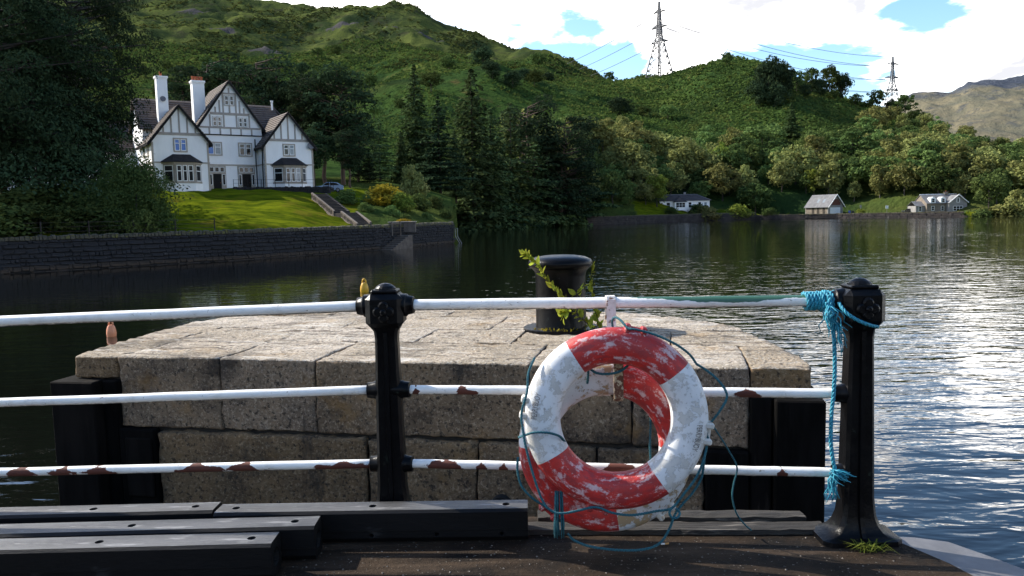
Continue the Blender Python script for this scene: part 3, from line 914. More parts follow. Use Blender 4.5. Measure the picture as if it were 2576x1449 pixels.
def rail(y_r, y_l, y_e, rad, mat, zr_fix=None):
    a = at(2112, y_r, POSTR.y); b = at(950, y_l, POSTL.y); c = at(0, y_e, 3.75)
    bl = Vector((POSTL.x, POSTL.y, b.z)); ar = Vector((POSTR.x, POSTR.y, a.z))
    d = (c - bl); e = bl + d * 2.2
    def pipe(p, q, n):
        pts = [p.lerp(q, i / n) for i in range(n + 1)]
        pts = [Vector((t.x, t.y, t.z + rnd.uniform(-.0012, .0012))) for t in pts]
        return MB().tube(pts, rad, 16)
    pipe(bl, ar, 24).build('rail', mat[0], railing, smooth=True)
    pipe(e, bl, 24).build('rail', mat[1], railing, smooth=True)
    # collars where the rail enters a post
    for P_, q, o in ((PL, bl, (ar - bl).normalized()), (PL, bl, (e - bl).normalized()), (PR, ar, (bl - ar).normalized())):
        w0 = .050 if q.z < .9 else .084
        cm = MB()
        cm.tube([q + o * .02, q + o * (w0 + .018), q + o * (w0 + .024), q + o * (w0 + .052), q + o * (w0 + .056)],
                [rad + .024, rad + .022, rad + .018, rad + .016, rad + .004] if q.z < .9 else [rad + .030, rad + .028, rad + .020, rad + .014, rad + .004], 16)
        auto_smooth(cm.build('collar', M['black_iron'], P_), 50)
    return bl, ar, e


def X_(px, d): return (px - CX) / FPX * d
M['rail_top'] = rail_mat('rail paint top', .705, 9, (), green=(X_(1640, 3.44), X_(2060, 3.38)))
M['rail_top_l'] = rail_mat('rail paint top left', .74, 9)
M['rail_mid'] = rail_mat('rail paint mid', .72, 9, ((X_(1125, 3.6), X_(1182, 3.6)), (X_(1022, 3.62), X_(1048, 3.62)), (X_(1842, 3.43), X_(1920, 3.43))))
M['rail_mid_l'] = rail_mat('rail paint mid left', .74, 9)
M['rail_low'] = rail_mat('rail paint low', .70, 8, ((X_(1065, 3.6), X_(1152, 3.6)), (X_(1185, 3.58), X_(1212, 3.58)), (X_(1245, 3.58), X_(1270, 3.58)), (X_(1500, 3.5), X_(1620, 3.5)), (X_(1960, 3.4), X_(1990, 3.4))))
M['rail_low_l'] = rail_mat('rail paint low left', .68, 7, ((X_(-20, 3.75), X_(60, 3.75)), (X_(95, 3.75), X_(165, 3.75)), (X_(175, 3.74), X_(260, 3.74)), (X_(420, 3.7), X_(535, 3.7)), (X_(550, 3.7), X_(640, 3.7)), (X_(800, 3.67), X_(915, 3.67))))
top_l, top_r, _ = rail(757, 768, 808, .0262, (M['rail_top'], M['rail_top_l']))
mid_l, mid_r, _ = rail(991, 980, 1013, .0222, (M['rail_mid'], M['rail_mid_l']))
low_l, low_r, _ = rail(1191, 1166, 1188, .0215, (M['rail_low'], M['rail_low_l']))


def on_rail(l, r, px):
    t = (X_(px, 3.5) - l.x) / (r.x - l.x); return l.lerp(r, t)

# rusty flat strap hooked over the top rail, carrying the rings
M['strap'] = simple('chipped strap paint', (.74, .72, .68), (.60, .56, .50), 30, .6, .3, 60, .003, c3=(.17, .065, .03), s3=38, t3=(.56, .62))
M['strap_rust'] = simple('rusty strap', (.62, .50, .34), (.46, .33, .18), 40, .7, .4, 60, .003, c3=(.13, .045, .02), s3=34, t3=(.46, .54))
hk = on_rail(top_l, top_r, 1537)
def strap():
    wd = .0205
    yb, yf = hk.y + .03, hk.y - .031
    def band(pts, name, mat, parent=railing):
        m = MB(); vs_ = []; fs = []
        pts = [Vector((0, *p)) for p in pts]
        for i, p in enumerate(pts):
            t = (pts[min(i + 1, len(pts) - 1)] - pts[max(i - 1, 0)]).normalized(); nn = Vector((0, -t.z, t.y)) * .0035
            for s in (-1, 1):
                for k in (-1, 1): vs_.append((hk.x + s * wd, p.y + nn.y * k, p.z + nn.z * k))
        for i in range(len(pts) - 1):
            o = i * 4; q = o + 4
            fs += [(o, o + 2, q + 2, q), (o + 1, q + 1, q + 3, o + 3), (o, q, q + 1, o + 1), (o + 2, o + 3, q + 3, q + 2)]
        fs += [(0, 1, 3, 2), (len(vs_) - 4, len(vs_) - 2, len(vs_) - 1, len(vs_) - 3)]
        return m.add(vs_, fs).build(name, mat, parent)
    zt = hk.z + .0295
    z1 = at(1537, 985, 3.45).z
    a = band([(yb, hk.z - .08), (yb, zt - .012), (yb - .01, zt), (yf + .01, zt), (yf, zt - .012), (yf, hk.z - .14), (yf + .012, hk.z - .18), (yf + .012, z1 + .02)], 'hook_strap', M['strap'])
    # the upturned end of the hook between the two rings
    yy = 3.262
    band([(yf + .012, z1 + .03), (yf + .002, z1 + .004), (yf - .03, z1 - .002), (yy + .02, z1), (yy, z1 + .012), (yy - .004, at(1537, 886, 3.26).z)], 'hook_tip', M['strap_rust'], a)
strap()

# ------------------------------------------------------------------ life rings
def ring_mat(name, arcs, tan, seed, white):
    m, n, b = newmat(name)
    uv = n.n('ShaderNodeUVMap', uv_map='UVMap'); su = n.n('ShaderNodeSeparateXYZ'); n.l(uv.outputs[0], su.inputs[0])
    ang = su.outputs[0]
    tc_ = n.n('ShaderNodeTexCoord'); v = n.mapping(tc_.outputs['Object'], loc=(seed, seed * .7, 0))
    red = None
    for a0, a1 in arcs:
        k = n.math('LESS_THAN', n.math('ABSOLUTE', n.math('SUBTRACT', ang, (a0 + a1) / 720)), (a1 - a0) / 720)
        red = k if red is None else n.math('MAXIMUM', red, k)
    # stretched along the ring so scuffs follow the direction of handling
    cx_ = n.n('ShaderNodeCombineXYZ')
    n.l(n.math('MULTIPLY', ang, 11.0), cx_.inputs[0]); n.l(n.math('MULTIPLY', n.math('ABSOLUTE', n.math('SUBTRACT', su.outputs[1], .5)), 7.0), cx_.inputs[1]); cx_.inputs[2].default_value = seed
    sv_ = cx_.outputs[0]
    redc = n.mix(n.step(n.noise(v, 7, 4, .6), .4, .6), (.60, .030, .022), (.42, .024, .020))
    redc = n.mix(n.math('MULTIPLY', n.step(n.noise(sv_, 3.1, 7, .68), .47, .58), .9), redc, (.34, .030, .032))
    scuff = n.step(n.math('ADD', n.math('MULTIPLY', n.noise(sv_, 2.2, 5, .6), .66), n.math('MULTIPLY', n.noise(v, 95, 5, .8), .34)), .515, .60)
    redc = n.mix(n.math('MULTIPLY', scuff, .8), redc, (.70, .54, .53))
    wh = n.mix(n.step(n.noise(v, 5, 5, .6), .35, .65), white, tuple(x * .86 for x in white))
    flk = n.noise(v, 13, 8, .74, .2)
    under = n.mix(n.step(flk, .535, .545), wh, tan)
    line = n.math('MULTIPLY', n.step(flk, .520, .533), n.math('SUBTRACT', 1.0, n.step(flk, .537, .55)))
    wh = n.mix(n.math('MULTIPLY', line, .55), under, (.24, .21, .17))
    wh = n.mix(n.math('MULTIPLY', n.step(n.noise(v, 46, 4, .7), .62, .68), .6), wh, (.33, .30, .26))
    n.l(n.mix(red, wh, redc), b.inputs['Base Color'])
    b.inputs['Roughness'].default_value = .5
    h = n.math('ADD', n.math('MULTIPLY', n.step(flk, .515, .53), -1.0), n.math('MULTIPLY', n.noise(v, 30, 5, .65), .6))
    n.l(n.bump(h, .55, .003), b.inputs['Normal'])
    return m


M['ring_text'] = simple('embossed lettering', (.25, .24, .225), (.20, .19, .18), 30, .6)
M['rope_teal'] = simple('faded teal rope', (.022, .135, .165), (.012, .075, .095), 160, .8, .5, 300, .003)
M['rope_blue'] = simple('blue polypropylene rope', (.030, .310, .420), (.015, .190, .270), 120, .6, .4, 300, .003)


def ring_obj(name, label, c, Rr, ra, rb, tilt, yaw, mat, lugs, red_lugs, tx=()):
    Mx = Matrix.Translation(c) @ Matrix.Rotation(yaw, 4, 'Z') @ Matrix.Rotation(tilt, 4, 'X')
    r = root(name, M=Mx, local=True)
    tag(r, label, 'life ring', 'life rings hung on the railing')
    nu, nv = 96, 28
    v = []; f = []; uvs = []
    for i in range(nu):
        a = 2 * math.pi * i / nu
        for k in range(nv):
            b_ = 2 * math.pi * k / nv
            ca_, sa_ = math.cos(b_), math.sin(b_)
            ca_ = math.copysign(abs(ca_) ** .85, ca_); sa_ = math.copysign(abs(sa_) ** .85, sa_)
            rad = Rr + ra * ca_
            v.append((rad * math.cos(a), -rb * sa_, rad * math.sin(a)))
    for i in range(nu):
        for k in range(nv):
            f.append((i * nv + k, ((i + 1) % nu) * nv + k, ((i + 1) % nu) * nv + (k + 1) % nv, i * nv + (k + 1) % nv))
            uvs += [(i / nu, k / nv), ((i + 1) / nu, k / nv), ((i + 1) / nu, (k + 1) / nv), (i / nu, (k + 1) / nv)]
    o = mesh_obj('ring', v, f, mat, r, True, fix=False)
    ul = o.data.uv_layers.new(name='UVMap'); ul.data.foreach_set('uv', [x for p in uvs for x in p])
    for j, a in enumerate(lugs):
        a = R(a)
        T = Matrix.Rotation(-a, 4, 'Y') @ Matrix.Translation((Rr + ra * .80, -.012, 0))
        m = MB()
        for s in (-1, 1):
            m.cbox(-.020, .034, -.034, .034, s * .034 - .013, s * .034 + .013, .006, T)
        m.cbox(.014, .026, -.012, .012, -.04, .04, .003, T)
        m.build('rope_lug', M['lug_red'] if red_lugs[j] else M['lug_white'], r)
    for a in tx:
        cu = bpy.data.curves.new('t', 'FONT'); cu.body = 'PERRYBUOY'; cu.size = .036; cu.extrude = .0012; cu.align_x = 'CENTER'; cu.align_y = 'CENTER'; cu.space_character = .95
        to = bpy.data.objects.new('t', cu); col.objects.link(to)
        bpy.context.view_layer.update()
        me = bpy.data.meshes.new_from_object(to.evaluated_get(bpy.context.evaluated_depsgraph_get()))
        bpy.data.objects.remove(to)
        ar = R(a); ph = R(70)
        # up = outward along the surface, baseline runs clockwise round the ring
        radial = Vector((math.cos(ar), 0, math.sin(ar))); tang = Vector((math.sin(ar), 0, -math.cos(ar)))
        nrm = (radial * math.cos(ph) + Vector((0, -1, 0)) * math.sin(ph)).normalized()
        upv = nrm.cross(tang)
        pos = radial * (Rr + ra * math.cos(ph) ** .85) + Vector((0, -rb * math.sin(ph) ** .85, 0)) + nrm * .001
        for q in me.vertices:
            l = q.co.copy(); l.x *= .58
            # follow the curve of the ring
            an = ar - l.x / (Rr + ra * .35)
            rd = Vector((math.cos(an), 0, math.sin(an)))
            base = rd * (Rr + ra * math.cos(ph) ** .85) + Vector((0, -rb * math.sin(ph) ** .85, 0))
            n2 = (rd * math.cos(ph) + Vector((0, -1, 0)) * math.sin(ph)).normalized(); tg = Vector((math.sin(an), 0, -math.cos(an)))
            q.co = base + n2.cross(tg) * l.y + n2 * (l.z + .0012)
        me.materials.append(M['ring_text'])
        t = bpy.data.objects.new('lettering', me); col.objects.link(t); t.parent = r
    return r, Mx


M['lug_red'] = simple('red plastic', (.40, .022, .020), (.30, .03, .03), 20, .5, c3=(.62, .45, .45), s3=30, t3=(.6, .66))
M['lug_white'] = simple('off white plastic', (.62, .60, .55), (.50, .47, .41), 20, .55, c3=(.42, .33, .22), s3=26, t3=(.56, .64))
RF = at(1548, 1052, 3.215); RB = at(1524, 1122, 3.37)
ring1, MX1 = ring_obj('life_ring', 'red and white life ring in front, white sides with flaking paint, facing the camera', RF, .3105, .0775, .066, R(-3), R(-4),
                      ring_mat('front ring paint', ((38, 122), (210, 305)), (.60, .58, .54), 1.3, (.80, .80, .79)), (77, 172, 258, 351), (1, 0, 1, 0), (169, 348))
ring2, MX2 = ring_obj('life_ring', 'red and tan life ring half hidden behind, hanging lower', RB, .312, .077, .062, R(-1), R(-3),
                      ring_mat('rear ring paint', ((-8, 82), (179, 278)), (.40, .29, .17), 4.1, (.72, .72, .72)), (228, 312), (1, 0))


def spline(pts, k=6):
    pts = [Vector(p) for p in pts]; out = []
    for i in range(len(pts) - 1):
        p0, p1, p2, p3 = pts[max(i - 1, 0)], pts[i], pts[i + 1], pts[min(i + 2, len(pts) - 1)]
        for j in range(k):
            t = j / k
            out.append(.5 * ((2 * p1) + (p2 - p0) * t + (2 * p0 - 5 * p1 + 4 * p2 - p3) * t * t + (3 * p1 - p0 - 3 * p2 + p3) * t ** 3))
    out.append(pts[-1]); return out


def strands(m, pts, r, twist=7.0, n=6):
    """three-strand laid rope"""
    pts = spline(pts)
    L = [0]
    for a, b in zip(pts[:-1], pts[1:]): L.append(L[-1] + (b - a).length)
    N = max(8, int(L[-1] / (r * .55))); fine = []
    j = 0
    for i in range(N + 1):
        s = L[-1] * i / N
        while j < len(L) - 2 and L[j + 1] < s: j += 1
        t = (s - L[j]) / max(L[j + 1] - L[j], 1e-9); fine.append(pts[j].lerp(pts[j + 1], min(t, 1)))
    for q in range(3):
        hp = []
        prev = None
        for i, p in enumerate(fine):
            t = (fine[min(i + 1, N)] - fine[max(i - 1, 0)])
            t = t.normalized() if t.length > 1e-9 else Vector((0, 0, 1))
            a = (t.cross(Vector((0, 1, .01))) if prev is None else prev - t * prev.dot(t)).normalized(); prev = a
            b = t.cross(a); an = 2 * math.pi * (q / 3 + L[-1] * i / N / (r * twist))
            hp.append(p + (a * math.cos(an) + b * math.sin(an)) * r * .52)
        m.tube(hp, r * .56, n)
    return m


def fray(m, p, d, n, L, spread, r):
    for i in range(n):
        o = Vector((rnd.uniform(-1, 1), rnd.uniform(-1, 1), rnd.uniform(-.3, .3))) * spread * .35
        q = [p + o * .3]
        dd = (Vector(d) + Vector((rnd.uniform(-1, 1), rnd.uniform(-1, 1), rnd.uniform(-1, 1))) * spread * 6).normalized(); l = L * rnd.uniform(.6, 1.05)
        for k in range(1, 5): q.append(p + o + dd * l * k / 4 + Vector((0, 0, -1)) * l * .12 * (k / 4) ** 2 + Vector((rnd.uniform(-1, 1), rnd.uniform(-1, 1), 0)) * spread * .25)
        m.tube(q, [r, r, r, r * .8, r * .5], 5)


def P3(l): return [at(*p) for p in l]


def rope_thing(name, label, group, paths, r, mat, extra=None, parent=None):
    m = MB()
    for p in paths: strands(m, p, r)
    if extra: extra(m)
    o = m.build(name, mat, parent, smooth=True, fix=False)
    if parent is None: tag(o, label, 'rope', group)
    return o


# grab line of the front ring (part of the ring)
BASE[ring1.name] = MX1.inverted(); BASE[ring2.name] = MX2.inverted()
g1 = [(1345, 900, 3.23), (1329, 940, 3.20), (1326, 985, 3.17), (1312, 1040, 3.16), (1317, 1092, 3.14), (1324, 1130, 3.13), (1340, 1190, 3.12), (1366, 1262, 3.11), (1392, 1288, 3.10), (1420, 1291, 3.10), (1456, 1284, 3.11), (1500, 1276, 3.14),
      (1540, 1290, 3.13), (1590, 1296, 3.12), (1650, 1286, 3.12), (1690, 1278, 3.12), (1722, 1240, 3.12), (1752, 1200, 3.13), (1772, 1150, 3.14), (1780, 1105, 3.16), (1786, 1068, 3.18), (1812, 1032, 3.16), (1829, 995, 3.16), (1808, 958, 3.17), (1775, 930, 3.18), (1752, 916, 3.17)]
g2 = [(1752, 916, 3.17), (1735, 892, 3.16), (1700, 866, 3.16), (1650, 843, 3.17), (1600, 829, 3.17), (1580, 826, 3.18), (1562, 806, 3.22), (1548, 798, 3.26), (1540, 806, 3.30), (1541, 822, 3.33)]
g3 = [(1306, 1100, 3.24), (1316, 1096, 3.15), (1345, 1088, 3.115), (1380, 1089, 3.115), (1408, 1098, 3.15), (1421, 1112, 3.22)]
g4 = [(1690, 1278, 3.11), (1684, 1290, 3.10), (1690, 1302, 3.10), (1704, 1302, 3.10), (1710, 1290, 3.11), (1700, 1279, 3.12)]
rope_thing('grab_rope', None, None, [P3(g1), P3(g2), P3(g3), P3(g4)], .0052, M['rope_teal'], parent=ring1)
# loose line of the rear ring
h1 = [(1303, 1150, 3.30), (1302, 1185, 3.28), (1312, 1222, 3.27), (1338, 1252, 3.26), (1368, 1272, 3.27), (1395, 1290, 3.27)]
h2 = [(1428, 1342, 3.25), (1446, 1360, 3.24), (1490, 1376, 3.22), (1560, 1384, 3.22), (1620, 1382, 3.22), (1660, 1366, 3.23), (1684, 1330, 3.25), (1697, 1296, 3.27), (1715, 1270, 3.29), (1742, 1240, 3.31), (1765, 1200, 3.33), (1772, 1150, 3.34)]
h3 = [(1476, 975, 3.35), (1479, 950, 3.29), (1482, 928, 3.26), (1500, 938, 3.245), (1528, 941, 3.24), (1560, 934, 3.245), (1588, 912, 3.26)]
h4 = [(1636, 1000, 3.42), (1637, 1060, 3.42), (1635, 1120, 3.42), (1637, 1168, 3.42)]
def tassel(m):
    p = at(1405, 1236, 3.20)
    for i in range(26):
        x = rnd.uniform(-.022, .022); y = rnd.uniform(-.010, .010); l = rnd.uniform(.19, .212)
        m.tube([p + Vector((x * .7, y, 0)), p + Vector((x * .85, y, -l * .35)), p + Vector((x + rnd.uniform(-.004, .004), y, -l * .7)), p + Vector((x * 1.1 + rnd.uniform(-.005, .005), y, -l))], .0024, 5)
rope_thing('grab_rope', None, None, [P3(h1), P3(h2), P3(h3), P3(h4)], .0055, M['rope_teal'], parent=ring2)
tm = MB(); tassel(tm); tm.build('rope_tassel', M['rope_teal'], ring2, smooth=True, fix=False)
l1 = [(1786, 1062, 3.20), (1806, 1090, 3.24), (1832, 1132, 3.28), (1854, 1176, 3.32), (1846, 1215, 3.33), (1842, 1250, 3.33), (1852, 1290, 3.35), (1872, 1318, 3.38), (1890, 1334, 3.40)]
rope_thing('loose_line', 'thin teal line trailing down to the quay right of the life rings', None, [P3(l1)], .0038, M['rope_teal'])

# blue rope tied to the top rail by the right post
def blue_rope():
    r = root('blue_rope', (POSTR.x - .1, POSTR.y, 0))
    tag(r, 'bright blue frayed rope knotted round the rail at the right post and hanging down', 'rope')
    m = MB()
    ax = (top_r - top_l).normalized()
    b0 = top_r + ax * -.235
    coil = []
    for i in range(44):
        a = 2 * math.pi * i / 11
        coil.append(b0 + ax * (.0155 * i / 11) + Vector((0, math.cos(a), math.sin(a))) * .036)
    strands(m, coil[::2], .0085)
    coil = []
    for i in range(30):
        a = 2 * math.pi * i / 9 + 1
        coil.append(b0 + ax * (.062 + .020 * i / 9) + Vector((0, math.cos(a), math.sin(a))) * .042)
    strands(m, coil[::2], .0085)
    strands(m, P3([(2110, 762, 3.32), (2128, 786, 3.28), (2158, 806, 3.265), (2188, 818, 3.27), (2206, 822, 3.31), (2204, 818, 3.42)]), .0078)
    strands(m, P3([(2086, 742, 3.34), (2090, 775, 3.325), (2097, 805, 3.325)]), .010)
    strands(m, P3([(2080, 760, 3.33), (2088, 800, 3.32), (2098, 850, 3.325), (2100, 930, 3.33), (2097, 990, 3.335), (2092, 1040, 3.335), (2090, 1100, 3.335), (2094, 1150, 3.335), (2102, 1186, 3.335)]), .0088)
    m.build('rope', M['rope_blue'], r, smooth=True, fix=False)
    f = MB()
    fray(f, at(2088, 770, 3.32), (.25, 0, -1), 26, .11, .06, .0032)
    fray(f, at(2104, 812, 3.315), (.2, 0, -1), 16, .13, .035, .0026)
    f.build('frayed_end', M['rope_blue'], r, smooth=True, fix=False)
    f = MB()
    fray(f, at(2100, 1184, 3.32), (.9, -.2, -.45), 22, .075, .06, .0034)
    fray(f, at(2098, 1190, 3.33), (-.05, 0, -1), 22, .12, .035, .0026)
    f.build('frayed_end', M['rope_blue'], r, smooth=True, fix=False)
blue_rope()

# grass at the foot of the right post, cigarette end on the deck
def grass_tuft(px, py, n, s, label):
    p = onz(px, py, 0); m = MB()
    for i in range(n):
        a = rnd.uniform(0, 6.28); l = s * rnd.uniform(.4, 1.1); q = p + Vector((rnd.uniform(-.06, .06), rnd.uniform(-.03, .03), 0))
        d = Vector((math.cos(a), math.sin(a), 0)); e = Vector((-d.y, d.x, 0)) * .0022
        t1, t2 = q + d * l * .3 + Vector((0, 0, l * .35)), q + d * l + Vector((0, 0, l * rnd.uniform(.1, .5)))
        m.add([q - e, q + e, t1 + e, t1 - e, t2], [(0, 1, 2, 3), (3, 2, 4)])
    tag(m.build('grass_tuft', M['lf_bright'], fix=False), label, 'grass')
grass_tuft(2185, 1384, 70, .10, 'small green grass tuft growing at the foot of the right post')


def butt():
    p = onz(1672, 1371, 0); r = root('cigarette_end', (p.x, p.y, 0))
    tag(r, 'tiny cigarette end lying on the quay below the life rings', 'litter')
    q = Vector((p.x, p.y, .006)); d = Vector((1, .12, 0)).normalized()
    MB().tube([q - d * .016, q], .0042, 8).build('paper', simple('white paper', (.75, .74, .70)), r)
    MB().tube([q + d * .0002, q + d * .019], .0043, 8).build('filter', simple('cork paper', (.55, .28, .08)), r)
butt()

def grit():
    m = MB()
    for i in range(420):
        x, y = rnd.uniform(-1.0, 1.9), rnd.uniform(2.55, 3.5); s = rnd.uniform(.002, .007)
        if x > 1.6 - (y - 3.1) * .3: continue
        a = rnd.uniform(0, 6.28)
        m.add([(x + s * math.cos(a + k * 2.1), y + s * math.sin(a + k * 2.1), .001) for k in range(3)] + [(x, y, s * .9)], [(0, 1, 3), (1, 2, 3), (2, 0, 3)])
    tag(m.build('grit', simple('grit', (.20, .17, .14), (.08, .07, .06), 40, .9), fix=False), 'loose grit scattered on the quay surface', kind='stuff')
grit()

# ------------------------------------------------------------------ stone pier head beyond the railing
ZP = 0.30
FL_, FR_ = onz(185, 897, ZP), onz(2042, 928, ZP)
e1 = (FR_ - FL_); PLEN = e1.length; e1 = e1 / PLEN
e2 = Vector((-e1.y, e1.x, 0))
PM = Matrix(((e1.x, e2.x, 0, FL_.x), (e1.y, e2.y, 0, FL_.y), (0, 0, 1, 0), (0, 0, 0, 1)))
PI_ = PM.inverted()


def pu(x, y=None):
    """u along the pier's front plane for a view pixel column; z for a row"""
    r = ray(x, y if y else 950); n = np.array(e2)
    t = ((np.array(FL_) - _C) @ n) / (r @ n); p = Vector(_C + r * t)
    return (p - FL_).dot(e1), p.z
pier = root('stone_pier', M=PM, local=True)
tag(pier, 'old weathered stone pier head of large granite blocks standing in the water', 'pier')
back = [(2035, 915), (1990, 885), (1950, 866), (1840, 820), (1700, 797), (1540, 784), (1300, 778), (1000, 776), (720, 777), (640, 784), (480, 811), (300, 860)]
OUT = [(0, 0), (PLEN, 0)] + [tuple((PI_ @ onz(x, y, ZP))[:2]) for x, y in back]


def hull(pts):
    pts = sorted(set((round(a, 4), round(b, 4)) for a, b in pts))
    def half(ps):
        h = []
        for p in ps:
            while len(h) > 1 and (h[-1][0] - h[-2][0]) * (p[1] - h[-2][1]) - (h[-1][1] - h[-2][1]) * (p[0] - h[-2][0]) <= 0: h.pop()
            h.append(p)
        return h
    a, b = half(pts), half(pts[::-1]); return a[:-1] + b[:-1]
OUT = hull(OUT)


def clip(poly, a, b, c):
    """keep a*x + b*y <= c"""
    out = []
    for i in range(len(poly)):
        p, q = poly[i], poly[(i + 1) % len(poly)]
        dp, dq = a * p[0] + b * p[1] - c, a * q[0] + b * q[1] - c
        if dp <= 0: out.append(p)
        if (dp < 0 < dq) or (dq < 0 < dp):
            t = dp / (dp - dq); out.append((p[0] + (q[0] - p[0]) * t, p[1] + (q[1] - p[1]) * t))
    return out


def inset(poly, g):
    n = len(poly); out = list(poly)
    for i in range(n):
        p, q = poly[i], poly[(i + 1) % n]
        dx, dy = q[0] - p[0], q[1] - p[1]; l = math.hypot(dx, dy)
        if l < 1e-6: continue
        nx, ny = dy / l, -dx / l
        out = clip(out, nx, ny, nx * p[0] + ny * p[1] - g)
        if not out: return []
    return out


def area(p): return .5 * abs(sum(p[i][0] * p[(i + 1) % len(p)][1] - p[(i + 1) % len(p)][0] * p[i][1] for i in range(len(p))))


def stone_block(poly, z0, z1, bev, mats, name='stone', rough=.010, parent=pier, cuts=7):
    bm = bmesh.new()
    vb = [bm.verts.new((x, y, z0)) for x, y in poly]; vt = [bm.verts.new((x, y, z1)) for x, y in poly]
    n = len(poly)
    bm.faces.new(vb[::-1]); bm.faces.new(vt)
    for i in range(n): bm.faces.new((vb[i], vb[(i + 1) % n], vt[(i + 1) % n], vt[i]))
    bmesh.ops.bevel(bm, geom=[e for e in bm.edges], offset=bev, segments=3, profile=.6, affect='EDGES')
    bmesh.ops.triangulate(bm, faces=[f for f in bm.faces if len(f.verts) > 4])
    for _ in range(cuts):
        es = [e for e in bm.edges if e.calc_length() > .085]
        if not es: break
        bmesh.ops.subdivide_edges(bm, edges=es, cuts=1)
        bmesh.ops.triangulate(bm, faces=[f for f in bm.faces if len(f.verts) > 4])
    bmesh.ops.recalc_face_normals(bm, faces=bm.faces)
    co = np.array([v.co[:] for v in bm.verts]); s = rnd.randint(0, 900)
    k1 = fbm(co[:, 0] * 4 + co[:, 2] * 3, co[:, 1] * 4 - co[:, 2] * 2.2, s, 3) - .5
    k2 = fbm(co[:, 0] * 17 - co[:, 2] * 11, co[:, 1] * 17 + co[:, 2] * 14, s + 9, 2) - .5
    for v, a, b in zip(bm.verts, k1, k2): v.co += v.normal * (a * rough * 3.2 + b * rough * 2.6)
    for f in bm.faces:
        f.smooth = True
        f.material_index = 1 if f.normal.z > .55 else 0
    me = bpy.data.meshes.new(name); bm.to_mesh(me); bm.free()
    for q in mats: me.materials.append(q)
    o = bpy.data.objects.new(name, me); col.objects.link(o); o.parent = parent
    return o


PMATS = (M['granite'], M['paving'])
uA, uB = pu(298)[0], pu(1886)[0]
zc1 = pu(700, 1086)[1]
zc2 = zc1 - .74
joints = [pu(552)[0], pu(792)[0], pu(1332)[0], pu(1590)[0]]
rows = [(0.0, .98), (.98, 1.85), (1.85, 2.85), (2.85, 5.2)]
row_j = [[uA] + joints + [uB], [uA - .1, joints[0] + .02, joints[1] + .55, joints[2] - .35, joints[3] + .3], [joints[0] + .3, joints[1] + 1.1, joints[2] + .5], [joints[0] - .3, joints[1] + .3, joints[2] + .1, joints[3] + .2]]
for ri, ((ya, yb), js) in enumerate(zip(rows, row_j)):
    xs = [-1.0] + js + [PLEN + 1]
    for xa, xb in zip(xs[:-1], xs[1:]):
        p = clip(clip(clip(clip(list(OUT), -1, 0, -xa), 1, 0, xb), 0, -1, -ya), 0, 1, yb)
        p = inset(p, .004) if len(p) > 2 else []
        q = []
        for v in p:
            if not q or math.hypot(v[0] - q[-1][0], v[1] - q[-1][1]) > .02: q.append(v)
        if len(q) < 3 or area(q) < .02: continue
        end = (ri == 0 and (xb <= uA + .01 or xa >= uB - .01))
        stone_block(q, ZP - .19 if end else zc1, ZP + rnd.uniform(-.006, .006), .013 if ri else .020, PMATS)
# lower courses of the front
for ci, (zt, zb, xs) in enumerate(((zc1 - .035, zc2, [pu(403, 1150)[0], pu(925, 1150)[0], pu(1202, 1150)[0], pu(1500, 1150)[0], pu(1772, 1150)[0]]),
                                    (zc2 - .02, zc2 - .72, [pu(403, 1150)[0], pu(640, 1150)[0], pu(1130, 1150)[0], pu(1420, 1150)[0], pu(1772, 1150)[0]]),
                                    (zc2 - .74, zc2 - 1.5, [pu(403, 1150)[0], pu(860, 1150)[0], pu(1310, 1150)[0], pu(1772, 1150)[0]]))):
    for xa, xb in zip(xs[:-1], xs[1:]):
        dv = rnd.uniform(-.005, .012)
        stone_block([(xa + .008, -.03 + dv), (xb - .008, -.03 + dv), (xb - .008, .6), (xa + .008, .6)], zb, zt, .022, (M['granite'], M['granite']), rough=.012)
core = inset(OUT, .05)
MB().prism(core, -5, ZP - .05, 'z').build('core', M['mortar'], pier)
# tarred timber corner fendering
def pile(name, xa, xb, va, vb, za, zb, mat): MB().cbox(xa, xb, va, vb, za, zb, .012).build(name, mat, pier)
zt_ = ZP - .20
pile('corner_timber', pu(158)[0], pu(264)[0], -.16, .35, -5, zt_, M['pile_face'])
pile('side_timber', pu(264)[0] + .002, pu(300)[0], -.05, .30, -5, zt_ - .005, M['pile_black'])
pile('face_timber', pu(300)[0] + .002, pu(402, 1150)[0], -.06, .04, -5, zc1 - .01, M['pile_black'])
pile('rubbing_block', pu(318)[0], pu(398, 1150)[0], -.085, -.062, zc2 + .12, zc1 - .08, M['pile_face'])
pile('corner_timber', pu(1945)[0], pu(2070)[0], -.15, .40, -5, zt_ - .01, M['pile_black'])
pile('side_timber', pu(1887)[0], pu(1943)[0], -.05, .30, -5, zt_ - .012, M['pile_face'])
pile('face_timber', pu(1772, 1150)[0] + .004, pu(1885)[0], -.06, .04, -5, zc1 - .012, M['pile_black'])
# round drain in the lower course
dz = pu(1265, 1265)
MB().lathe([(.085, -.02), (.085, .06), (.07, .06), (.07, 0), (.001, 0)], 20, Matrix.Translation((dz[0], -.045, dz[1])) @ Matrix.Rotation(R(90), 4, 'X')).build('drain', M['dark_hole'], pier)

